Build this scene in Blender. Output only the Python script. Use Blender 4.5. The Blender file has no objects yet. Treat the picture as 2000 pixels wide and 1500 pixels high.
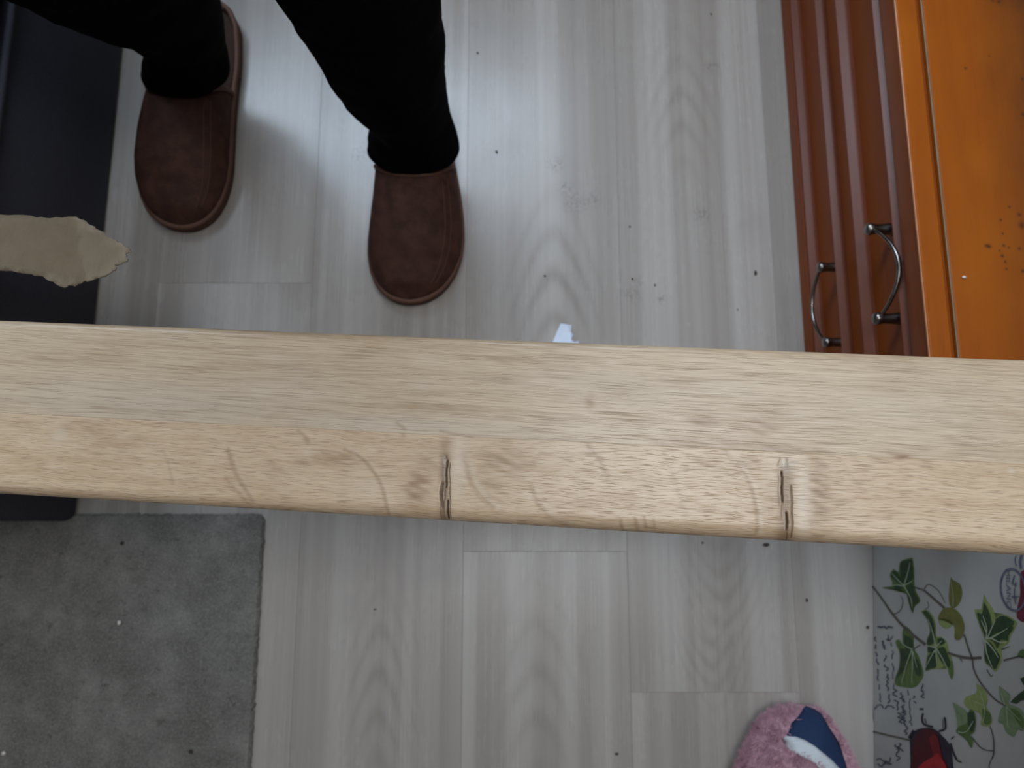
import bpy, bmesh, math, random
import numpy as np
from mathutils import Vector, Matrix, noise as mnoise

random.seed(7)
rng = np.random.default_rng(7)
SC = bpy.context.scene
COL = SC.collection

# ------------------------------------------------------------------ camera
F = 1500.0            # focal length in pixels of the 2000x1500 frame
H = 0.92              # camera height above the floor
TILT = math.radians(10.2)
cam_d = bpy.data.cameras.new('camera')
cam = bpy.data.objects.new('camera', cam_d)
COL.objects.link(cam)
cam.location = (0, 0, H)
cam.rotation_euler = (TILT, 0, 0)
cam_d.sensor_width = 36.0
cam_d.lens = F / 2000.0 * 36.0
cam_d.clip_start = 0.02
cam_d.dof.use_dof = True
cam_d.dof.focus_distance = 0.47
cam_d.dof.aperture_fstop = 9.5
SC.camera = cam

# ------------------------------------------------------------------ light
world = bpy.data.worlds.new('world')
SC.world = world
world.use_nodes = True
bgn = world.node_tree.nodes['Background']
bgn.inputs[0].default_value = (0.62, 0.78, 1.0, 1)
bgn.inputs[1].default_value = 1.0
ld = bpy.data.lights.new('daylight_window', 'AREA')
ld.shape = 'RECTANGLE'
ld.size = 1.58
ld.size_y = 1.14
ld.energy = 80.0
ld.color = (0.68, 0.825, 1.0)
lo = bpy.data.objects.new('daylight_window', ld)
COL.objects.link(lo)
lo.location = (-0.64, 1.50, 1.80)
lo.rotation_euler = (math.radians(-90), 0, 0)   # looks along -Y into the room

ld2 = bpy.data.lights.new('ceiling_lamp_glow', 'AREA')
ld2.shape = 'RECTANGLE'
ld2.size = 0.90
ld2.size_y = 0.54
ld2.energy = 11.0
ld2.color = (0.95, 0.97, 1.0)
lo2 = bpy.data.objects.new('ceiling_lamp_glow', ld2)
COL.objects.link(lo2)
lo2.location = (0.22, 0.12, 2.425)          # just below the diffuser of the ceiling lamp, looks down

SC.cycles.max_bounces = 7
SC.cycles.diffuse_bounces = 4
SC.view_settings.view_transform = 'Standard'
SC.view_settings.look = 'None'
SC.view_settings.gamma = 1.0
SC.view_settings.exposure = 0.02
SC.view_settings.use_curve_mapping = False

# ------------------------------------------------------------------ helpers
ST, CT = math.sin(TILT), math.cos(TILT)
CAM = Vector((0, 0, H))


def ray(px, py):
    x, u = px - 1000.0, 750.0 - py
    return Vector((x, F * ST + u * CT, -F * CT + u * ST))


def Pz(px, py, z=0.0):
    r = ray(px, py)
    return CAM + r * ((z - H) / r.z)


def Py(px, py, Y):
    r = ray(px, py)
    return CAM + r * (Y / r.y)


def Px(px, py, X):
    r = ray(px, py)
    return CAM + r * (X / r.x)


def Pplane(px, py, p0, n):
    r = ray(px, py)
    return CAM + r * ((p0 - CAM).dot(n) / r.dot(n))


def link(name, me, mat=None, parent=None):
    o = bpy.data.objects.new(name, me)
    COL.objects.link(o)
    if mat is not None and len(me.materials) == 0:
        me.materials.append(mat)
    if parent is not None:
        o.parent = parent
    return o


def obj(name, bm, mat=None, parent=None, smooth=False):
    me = bpy.data.meshes.new(name)
    bmesh.ops.recalc_face_normals(bm, faces=bm.faces[:])
    bm.to_mesh(me)
    bm.free()
    if smooth:
        me.polygons.foreach_set('use_smooth', [True] * len(me.polygons))
    return link(name, me, mat, parent)


def pyobj(name, verts, faces, mat=None, parent=None, smooth=False):
    me = bpy.data.meshes.new(name)
    me.from_pydata(verts, [], faces)
    me.update()
    if smooth:
        me.polygons.foreach_set('use_smooth', [True] * len(me.polygons))
    return link(name, me, mat, parent)


def tag(o, label, cat, group=None):
    o['label'] = label
    o['category'] = cat
    if group:
        o['group'] = group
    return o


def struct(o, label=None):
    o['kind'] = 'structure'
    if label:
        o['label'] = label
    return o


def empty(name, loc=(0, 0, 0), rz=0.0):
    o = bpy.data.objects.new(name, None)
    COL.objects.link(o)
    o.location = loc
    o.rotation_euler = (0, 0, rz)
    o.empty_display_size = 0.05
    return o


def box(bm, x0, x1, y0, y1, z0, z1, bev=0.0, seg=2):
    g = bmesh.ops.create_cube(bm, size=1.0)
    vs = g['verts']
    for v in vs:
        v.co = Vector(((x0 + x1) / 2 + v.co.x * (x1 - x0),
                       (y0 + y1) / 2 + v.co.y * (y1 - y0),
                       (z0 + z1) / 2 + v.co.z * (z1 - z0)))
    if bev > 0:
        es = list({e for v in vs for e in v.link_edges})
        bmesh.ops.bevel(bm, geom=es, offset=bev, segments=seg, affect='EDGES', profile=0.5)
    return bm


def tube(bm, pts, radii, n=10, cap=True):
    pts = [Vector(p) for p in pts]
    if not hasattr(radii, '__len__'):
        radii = [radii] * len(pts)
    rings = []
    ref = None
    for i, p in enumerate(pts):
        a = pts[max(i - 1, 0)]
        b = pts[min(i + 1, len(pts) - 1)]
        t = (b - a).normalized()
        if ref is None:
            ref = Vector((0, 0, 1)) if abs(t.z) < 0.9 else Vector((1, 0, 0))
        s = t.cross(ref)
        if s.length < 1e-6:
            s = t.cross(Vector((0, 1, 0)))
        s.normalize()
        w = s.cross(t).normalized()
        ref = w
        rings.append([bm.verts.new(p + (s * math.cos(k * 2 * math.pi / n) + w * math.sin(k * 2 * math.pi / n)) * radii[i])
                      for k in range(n)])
    for i in range(len(rings) - 1):
        for k in range(n):
            bm.faces.new((rings[i][k], rings[i][(k + 1) % n], rings[i + 1][(k + 1) % n], rings[i + 1][k]))
    if cap:
        bm.faces.new(rings[0])
        bm.faces.new(list(reversed(rings[-1])))
    return bm


def spline(pts, n):
    """Catmull-Rom through the given tuples, n samples per span."""
    P = [np.array(p, float) for p in pts]
    out = []
    for i in range(len(P) - 1):
        p0 = P[max(i - 1, 0)]
        p1, p2 = P[i], P[i + 1]
        p3 = P[min(i + 2, len(P) - 1)]
        for k in range(n):
            t = k / n
            out.append(0.5 * (2 * p1 + (p2 - p0) * t + (2 * p0 - 5 * p1 + 4 * p2 - p3) * t * t
                              + (3 * p1 - p0 - 3 * p2 + p3) * t ** 3))
    out.append(P[-1])
    return out


# ------------------------------------------------------------------ node maths
class E:
    def __init__(s, nt, v):
        s.nt, s.v = nt, v

    def _m(s, op, *a):
        n = s.nt.nodes.new('ShaderNodeMath')
        n.operation = op
        for i, x in enumerate((s,) + a):
            if isinstance(x, E):
                x = x.v
            if isinstance(x, (int, float)):
                n.inputs[i].default_value = x
            else:
                s.nt.links.new(x, n.inputs[i])
        return E(s.nt, n.outputs[0])

    def __add__(s, o): return s._m('ADD', o)
    __radd__ = __add__
    def __sub__(s, o): return s._m('SUBTRACT', o)
    def __rsub__(s, o): return E(s.nt, o)._m('SUBTRACT', s)
    def __mul__(s, o): return s._m('MULTIPLY', o)
    __rmul__ = __mul__
    def __truediv__(s, o): return s._m('DIVIDE', o)
    def __neg__(s): return s * -1.0
    def abs(s): return s._m('ABSOLUTE')
    def sin(s): return s._m('SINE')
    def exp(s): return s._m('EXPONENT')
    def pow(s, o): return s._m('POWER', o)
    def max(s, o): return s._m('MAXIMUM', o)
    def min(s, o): return s._m('MINIMUM', o)
    def clamp(s): return s.max(0.0).min(1.0)

    def step(s, a, b):
        """smooth 0..1 as the value goes from a to b"""
        n = s.nt.nodes.new('ShaderNodeMapRange')
        n.interpolation_type = 'SMOOTHSTEP'
        s.nt.links.new(s.v, n.inputs[0])
        n.inputs[1].default_value = a
        n.inputs[2].default_value = b
        return E(s.nt, n.outputs[0])


class M:
    """a principled material with a few shortcuts"""
    def __init__(s, name, rough=0.5, spec=0.5, color=(0.5, 0.5, 0.5)):
        s.mat = bpy.data.materials.new(name)
        s.mat.use_nodes = True
        s.nt = s.mat.node_tree
        s.b = s.nt.nodes['Principled BSDF']
        s.b.inputs['Roughness'].default_value = rough
        s.b.inputs['Specular IOR Level'].default_value = spec
        s.b.inputs['Base Color'].default_value = (*color, 1)

    def pos(s, kind='world'):
        if kind == 'world':
            g = s.nt.nodes.new('ShaderNodeNewGeometry')
            v = g.outputs['Position']
        else:
            g = s.nt.nodes.new('ShaderNodeTexCoord')
            v = g.outputs['Object']
        sp = s.nt.nodes.new('ShaderNodeSeparateXYZ')
        s.nt.links.new(v, sp.inputs[0])
        return [E(s.nt, o) for o in sp.outputs]

    def rnd(s):
        n = s.nt.nodes.new('ShaderNodeObjectInfo')
        return E(s.nt, n.outputs['Random'])

    def attr(s, name):
        n = s.nt.nodes.new('ShaderNodeAttribute')
        n.attribute_name = name
        sp = s.nt.nodes.new('ShaderNodeSeparateColor')
        s.nt.links.new(n.outputs['Color'], sp.inputs[0])
        return [E(s.nt, o) for o in sp.outputs] + [E(s.nt, n.outputs['Alpha'])]

    def noise(s, x, y, z=0.0, detail=2.0, rough=0.5, dist=0.0):
        c = s.nt.nodes.new('ShaderNodeCombineXYZ')
        for i, a in enumerate((x, y, z)):
            a = a.v if isinstance(a, E) else a
            if isinstance(a, (int, float)):
                c.inputs[i].default_value = a
            else:
                s.nt.links.new(a, c.inputs[i])
        n = s.nt.nodes.new('ShaderNodeTexNoise')
        n.inputs['Scale'].default_value = 1.0
        n.inputs['Detail'].default_value = detail
        n.inputs['Roughness'].default_value = rough
        n.inputs['Distortion'].default_value = dist
        s.nt.links.new(c.outputs[0], n.inputs['Vector'])
        return E(s.nt, n.outputs[0])

    def mix(s, f, a, b, blend='MIX'):
        n = s.nt.nodes.new('ShaderNodeMix')
        n.data_type = 'RGBA'
        n.blend_type = blend
        for idx, x in ((0, f), (6, a), (7, b)):
            if isinstance(x, E):
                x = x.v
            if isinstance(x, (int, float)):
                n.inputs[idx].default_value = x
            elif isinstance(x, tuple):
                n.inputs[idx].default_value = (*x[:3], 1)
            else:
                s.nt.links.new(x, n.inputs[idx])
        return n.outputs[2]

    def color(s, c):
        s.nt.links.new(c, s.b.inputs['Base Color'])
        return s

    def rough(s, e):
        s.nt.links.new(e.v, s.b.inputs['Roughness'])
        return s

    def bump(s, e, strength=0.3, dist=0.001):
        n = s.nt.nodes.new('ShaderNodeBump')
        n.inputs['Strength'].default_value = strength
        n.inputs['Distance'].default_value = dist
        s.nt.links.new(e.v, n.inputs['Height'])
        s.nt.links.new(n.outputs[0], s.b.inputs['Normal'])
        return s


# ------------------------------------------------------------------ room shell
# room limits
RX0, RX1, RY0, RY1, RZ = -1.50, 0.90, -1.30, 1.42, 2.52

mw = M('wall_paint', 0.9, 0.2)
x, y, z = mw.pos()
n = mw.noise(x * 30, y * 30, z * 30, 3)
mw.color(mw.mix(n, (0.40, 0.375, 0.345), (0.45, 0.42, 0.385)))
mw.bump(n, 0.1)
mc = M('ceiling_paint', 0.9, 0.2)
x, y, z = mc.pos()
n = mc.noise(x * 20, y * 20, z * 20, 3)
mc.color(mc.mix(n, (0.70, 0.69, 0.67), (0.75, 0.74, 0.72)))

T = 0.12
bm = bmesh.new(); box(bm, RX0 - T, RX0, RY0 - T, RY1 + T, -0.06, RZ)
WL = bm
bm = bmesh.new(); box(bm, RX1, RX1 + T, RY0 - T, RY1 + T, -0.06, RZ)
mwr = M('wall_paint_taupe', 0.9, 0.2)
x, y, z = mwr.pos()
n = mwr.noise(x * 30, y * 30, z * 30, 3)
mwr.color(mwr.mix(n, (0.235, 0.215, 0.195), (0.27, 0.248, 0.225)))
mwr.bump(n, 0.1)
struct(obj('wall_right', bm, mwr.mat))
struct(obj('wall_left', WL, mwr.mat))
bm = bmesh.new(); box(bm, RX0, RX1, RY0 - T, RY0, -0.06, RZ)
mwf = M('wall_paint_brown', 0.9, 0.2)
x, y, z = mwf.pos()
n = mwf.noise(x * 30, y * 30, z * 30, 3)
mwf.color(mwf.mix(n, (0.155, 0.125, 0.10), (0.185, 0.15, 0.12)))
mwf.bump(n, 0.1)
struct(obj('wall_front', bm, mwf.mat))
WX0, WX1, WZ0, WZ1 = -1.46, 0.18, 1.20, 2.40       # window opening
bm = bmesh.new()
box(bm, RX0, WX0, RY1, RY1 + T, -0.06, RZ)
box(bm, WX1, RX1, RY1, RY1 + T, -0.06, RZ)
box(bm, WX0, WX1, RY1, RY1 + T, -0.06, WZ0)
box(bm, WX0, WX1, RY1, RY1 + T, WZ1, RZ)
struct(obj('wall_back', bm, mw.mat))
bm = bmesh.new(); box(bm, RX0 - T, RX1 + T, RY0 - T, RY1 + T, RZ, RZ + 0.08)
struct(obj('ceiling', bm, mc.mat))

mfr = M('window_white', 0.4, 0.5, (0.8, 0.8, 0.79))
win = empty('window_1', (0, RY1, WZ0))
struct(win, 'white framed window letting in daylight')
bm = bmesh.new()
for a in ((WX0, WX0 + .05, 0, WZ1 - WZ0), (WX1 - .05, WX1, 0, WZ1 - WZ0),
          (WX0, WX1, 0, .05), (WX0, WX1, WZ1 - WZ0 - .05, WZ1 - WZ0), (-0.67, -0.61, 0, WZ1 - WZ0)):
    box(bm, a[0], a[1], 0.02, 0.07, a[2], a[3], 0.004)
obj('window_frame', bm, mfr.mat, win)
mg = bpy.data.materials.new('window_glass'); mg.use_nodes = True
nt = mg.node_tree; nt.nodes.clear()
o_ = nt.nodes.new('ShaderNodeOutputMaterial'); t_ = nt.nodes.new('ShaderNodeBsdfTransparent')
g_ = nt.nodes.new('ShaderNodeBsdfGlossy'); m_ = nt.nodes.new('ShaderNodeMixShader')
g_.inputs['Roughness'].default_value = 0.02; m_.inputs[0].default_value = 0.06
nt.links.new(t_.outputs[0], m_.inputs[1]); nt.links.new(g_.outputs[0], m_.inputs[2]); nt.links.new(m_.outputs[0], o_.inputs[0])
for a, b in ((WX0 + .05, -0.67), (-0.61, WX1 - .05)):
    bm = bmesh.new(); box(bm, a, b, 0.043, 0.047, .05, WZ1 - WZ0 - .05)
    obj('pane', bm, mg, win)
bm = bmesh.new(); box(bm, WX0 - .05, WX1 + .05, -0.10, 0.02, -0.03, 0.0, .005)
obj('window_sill', bm, mfr.mat, win)

cl = empty('ceiling_light', (0.22, 0.12, RZ))
tag(cl, 'flat white rectangular lamp on the ceiling above the board', 'lamp')
bm = bmesh.new()
for a in ((-0.49, -0.46, -0.31, 0.31), (0.46, 0.49, -0.31, 0.31), (-0.46, 0.46, -0.31, -0.28), (-0.46, 0.46, 0.28, 0.31)):
    box(bm, a[0], a[1], a[2], a[3], -0.085, 0.0, 0.004)
obj('lamp_frame', bm, mfr.mat, cl)
mdf = M('lamp_diffuser', 0.5, 0.3, (0.85, 0.85, 0.83))
mdf.b.inputs['Emission Color'].default_value = (0.95, 0.97, 1.0, 1)
mdf.b.inputs['Emission Strength'].default_value = 3.0
bm = bmesh.new(); box(bm, -0.46, 0.46, -0.28, 0.28, -0.075, -0.065)
obj('diffuser', bm, mdf.mat, cl)

# ------------------------------------------------------------------ floor planks
PWID = abs(Pz(1225, 1077).x - Pz(905, 1077).x)          # one laminate plank
X0 = Pz(905, 1077).x

mf = M('laminate', 0.38, 0.5)
x, y, z = mf.pos()
r = mf.rnd()
r2 = (r * 91.7)._m('FRACT')
wob = mf.noise(x * 4, y * 0.9, r * 40, 2) - 0.5
xs = x + wob * 0.012
st1 = mf.noise(xs * 19 + r * 60, y * 0.25, r * 20, 3, 0.6)
st2 = mf.noise(xs * 95 + r2 * 60, y * 0.6, r * 20, 3, 0.6)
fine = mf.noise(xs * 420, y * 4, r * 9, 3, 0.65)
blot = mf.noise(x * 11, y * 7, 3.0, 4, 0.6)
tone = st1.step(0.38, 0.62) * 0.44 + st2.step(0.30, 0.70) * 0.17 + fine * 0.08 + r2 * 0.10 + 0.10


def arch(tone, px, py, sgn, wpx, lpx, a_mul, amp, freq):
    c = Pz(px, py)
    w = wpx / F * H
    L = lpx / F * H
    X = (x + (mf.noise(y * 9, x * 2, 1.0 + px, 2) - 0.5) * 0.012 - c.x) / w
    Y = (y - c.y) / L
    xa = X.abs().pow(1.6)
    ph = (Y * sgn + xa * a_mul + (mf.noise(x * 12, y * 5, px * 0.01, 2) - 0.5) * 0.14) * freq
    s_ = ph.sin() * 0.5 + 0.5
    mask = (X * X * -1.0).exp() * (Y * Y * -1.6).exp()
    return tone - s_.pow(2.0) * mask * amp + mask * amp * 0.25


tone = arch(tone, 1082, 560, 1, 66, 190, 0.60, 0.50, 13)
tone = arch(tone, 740, 1330, 1, 55, 200, 0.60, 0.30, 17)
tone = arch(tone, 1045, 1330, 1, 70, 190, 0.60, 0.24, 14)
tone = arch(tone, 1410, 1160, -1, 75, 150, 0.80, 0.24, 20)
tone = arch(tone, 1395, 1290, -1, 60, 120, 0.80, 0.20, 20)
tone = arch(tone, 1330, 200, 1, 70, 190, 0.70, 0.22, 15)
base = mf.mix(tone.clamp(), (0.252, 0.219, 0.190), (0.450, 0.417, 0.386))
# worn grey scuffs and dust
base = mf.mix(blot.step(0.56, 0.78) * 0.22, base, (0.20, 0.18, 0.165))
sm = None
for px, py, rr in ((1125, 395, 22), (1085, 320, 15), (1160, 390, 14), (1235, 575, 16), (1290, 585, 10), (1370, 420, 16),
                   (1105, 365, 12), (1390, 130, 12), (700, 300, 16), (1245, 550, 9), (480, 1240, 10)):
    c = Pz(px, py)
    d = (((x - c.x) * (x - c.x) + (y - c.y) * (y - c.y)) / (rr / F * H) ** 2 * -1.0).exp()
    sm = d if sm is None else sm + d
base = mf.mix((sm * mf.noise(x * 260, y * 200, 0.0, 3).step(0.42, 0.62) * 0.55).clamp(), base, (0.13, 0.115, 0.105))
mf.color(base)
mf.rough((fine * 0.06 + blot * 0.14 + 0.17))
mf.bump(fine * 0.4 + st2 * 0.6, 0.06, 0.0006)

floor = empty('floor', (0, 0, 0))
struct(floor, 'pale grey wood laminate floor')
# joints seen in the photo fix the rows, the other rows get an offset of their own
seen = {}
seen[0] = Pz(1060, 1077).y          # plank right of X0
seen[1] = Pz(1370, 1352).y
seen[-2] = Pz(480, 553).y
LEN = 1.24
i0 = math.floor((RX0 - X0) / PWID)
i1 = math.ceil((RX1 - X0) / PWID)
gap = 0.00006
for i in range(i0, i1):
    a, b = max(X0 + i * PWID, RX0), min(X0 + (i + 1) * PWID, RX1)
    y_ = seen.get(i, (i * 0.417 * LEN + 0.21) % LEN)
    while y_ > RY0:
        y_ -= LEN
    while y_ < RY1:
        ya, yb = max(y_, RY0), min(y_ + LEN, RY1)
        if yb - ya > 0.01 and b - a > 0.01:
            bm = bmesh.new()
            cx, cy = (a + b) / 2, (ya + yb) / 2
            box(bm, a + gap - cx, b - gap - cx, ya + gap - cy, yb - gap - cy, -0.008, 0.0, 0.0002, 1)
            p = obj('plank', bm, mf.mat, floor)
            p.location = (cx, cy, 0)
        y_ += LEN
mub = M('underlay', 0.9, 0.1, (0.10, 0.09, 0.08))
x, y, z = mub.pos()
mub.color(mub.mix(mub.noise(x * 40, y * 40, 0.0), (0.08, 0.07, 0.06), (0.13, 0.11, 0.10)))
bm = bmesh.new(); box(bm, RX0, RX1, RY0, RY1, -0.03, -0.0082)
obj('subfloor', bm, mub.mat, floor)

# ------------------------------------------------------------------ oak board
BW = 0.112
BT = 0.024
e_l = ray(-15714, 17).normalized()                       # where its long edges meet
ax = -e_l                                                # board axis, towards +X
cr = Vector((-ax.y, ax.x, 0)).normalized()               # across the board, away from the camera side
nb = ax.cross(cr).normalized()
# find the height at which the two edges seen at px=1000 are BW apart
ra, rb = ray(1000, 669), ray(1000, 1020)


def board_gap(zc):
    p = CAM + rb * ((zc - H) / rb.z)
    q = CAM + ra * ((p - CAM).dot(nb) / ra.dot(nb))
    return abs((q - p).dot(cr)), p


lo_z, hi_z = 0.1, 0.85
for _ in range(50):
    mid = (lo_z + hi_z) / 2
    g, p = board_gap(mid)
    if g > BW:
        lo_z = mid
    else:
        hi_z = mid
B0 = board_gap((lo_z + hi_z) / 2)[1]                     # on the near edge, top face
BM = Matrix((ax, cr, nb)).transposed().to_4x4()
BM.translation = B0


def buv(px, py):
    p = Pplane(px, py, B0, nb) - B0
    return p.dot(ax), p.dot(cr)


def board_material(name, kind):
    m = M(name, 0.42, 0.45)
    u, v, w = m.pos('object')
    D, C, L, G = m.attr('figure')
    wv = (m.noise(u * 7, v * 22, 2.0 + kind, 3) - 0.5) * (0.010 if kind else 0.006)
    if kind:
        wv = wv + (m.noise(u * 22, v * 34, 5.0, 2) - 0.5) * 0.0050
    vv = v + wv - u * (0.0 if kind else -0.012)
    s1 = m.noise(u * 5, vv * 130, kind * 7.0, 4, 0.6)
    s2 = m.noise(u * 16, vv * 760, kind * 3.0, 3, 0.65)
    s3 = m.noise(u * 45, vv * 1500, kind * 5.0, 2, 0.6)
    pat = m.noise(u * 16, v * 34, kind * 11.0, 3, 0.55)
    if kind:
        pore = m.noise(u * 80, vv * 1900, 9.0, 1.5, 0.5).step(0.52, 0.66)
    else:
        pore = m.noise(u * 24, vv * 2000, 4.0, 2.5, 0.55).step(0.52, 0.66)
    if kind:
        lite, mid_, dark = (0.600, 0.448, 0.298), (0.485, 0.340, 0.208), (0.225, 0.135, 0.070)
    else:
        lite, mid_, dark = (0.570, 0.442, 0.302), (0.435, 0.320, 0.208), (0.190, 0.122, 0.070)
    t = (s1 * 0.40 + s2 * 0.48 + s3 * 0.30 - 0.09).clamp()
    c = m.mix(t.step(0.36, 0.62), mid_, lite)
    c = m.mix(pat.step(0.50, 0.72) * (0.40 if kind else 0.26), c, (0.400, 0.262, 0.140))
    c = m.mix(s3.step(0.54, 0.72) * 0.40, c, (0.66, 0.56, 0.43))
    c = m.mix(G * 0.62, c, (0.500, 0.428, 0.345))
    c = m.mix(pore * (0.52 if kind else 0.55), c, dark)
    c = m.mix((D * (s2 * 0.7 + 0.85)).clamp(), c, (0.250, 0.145, 0.070))
    c = m.mix(L, c, (0.670, 0.585, 0.475))
    c = m.mix((C * (m.noise(u * 900, v * 130, 1.0, 3) * 1.0 + 0.62)).clamp(), c, (0.060, 0.030, 0.017))
    m.color(c)
    m.rough(s2 * 0.14 + pore * 0.25 + 0.25)
    m.bump(s2 * 0.25 + s3 * 0.30 - pore * 0.9, 0.16, 0.00045)
    return m.mat


def seg_dist(U, V, pts):
    d = np.full(U.shape, 9.0)
    tt = np.zeros(U.shape)
    nseg = len(pts) - 1
    for i in range(nseg):
        a, b = np.array(pts[i]), np.array(pts[i + 1])
        ab = b - a
        t = np.clip(((U - a[0]) * ab[0] + (V - a[1]) * ab[1]) / (ab @ ab + 1e-12), 0, 1)
        dd = np.hypot(U - a[0] - t * ab[0], V - a[1] - t * ab[1])
        k = dd < d
        d[k] = dd[k]
        tt[k] = ((i + t) / nseg)[k]
    return d, tt


PXM = abs(buv(1001, 850)[0] - buv(1000, 850)[0])         # metres for one photo pixel on the board
REPS = dict()


def line(U, V, pts, wpx):
    p = [buv(*q) for q in spline(pts, 4)]
    m_ = wpx * PXM * 3
    ua = [q[0] for q in p]; va = [q[1] for q in p]
    k = (U > min(ua) - m_) & (U < max(ua) + m_) & (V > min(va) - m_) & (V < max(va) + m_)
    out = np.zeros(U.shape)
    if k.any():
        d, _ = seg_dist(U[k], V[k], p)
        out[k] = np.exp(-(d / (wpx * PXM)) ** 2)
    return out, None


def blob(U, V, px, py, rx, ry, pw=2):
    c = buv(px, py)
    return np.exp(-(np.abs((U - c[0]) / (rx * PXM)) ** pw + np.abs((V - c[1]) / (ry * PXM)) ** pw))


def smoothn(U, V, s, sx=1.0):
    """cheap smooth value noise"""
    a = (np.sin(U * s * sx * 1.3 + 1.7 * np.sin(V * s * 1.1 + 0.4)) + np.sin(V * s * 1.7 + 2.1 * np.sin(U * s * sx * 0.8 + 1.3))
         + np.sin((U * sx + V) * s * 2.3 + 0.7))
    return a / 3.0


JV = BW * (1 - 0.5455)                                   # glue joint between the two staves
ZEND0, ZEND1 = -0.80, 0.83
LU0, LU1 = buv(-60, 850)[0], buv(2060, 850)[0]


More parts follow.
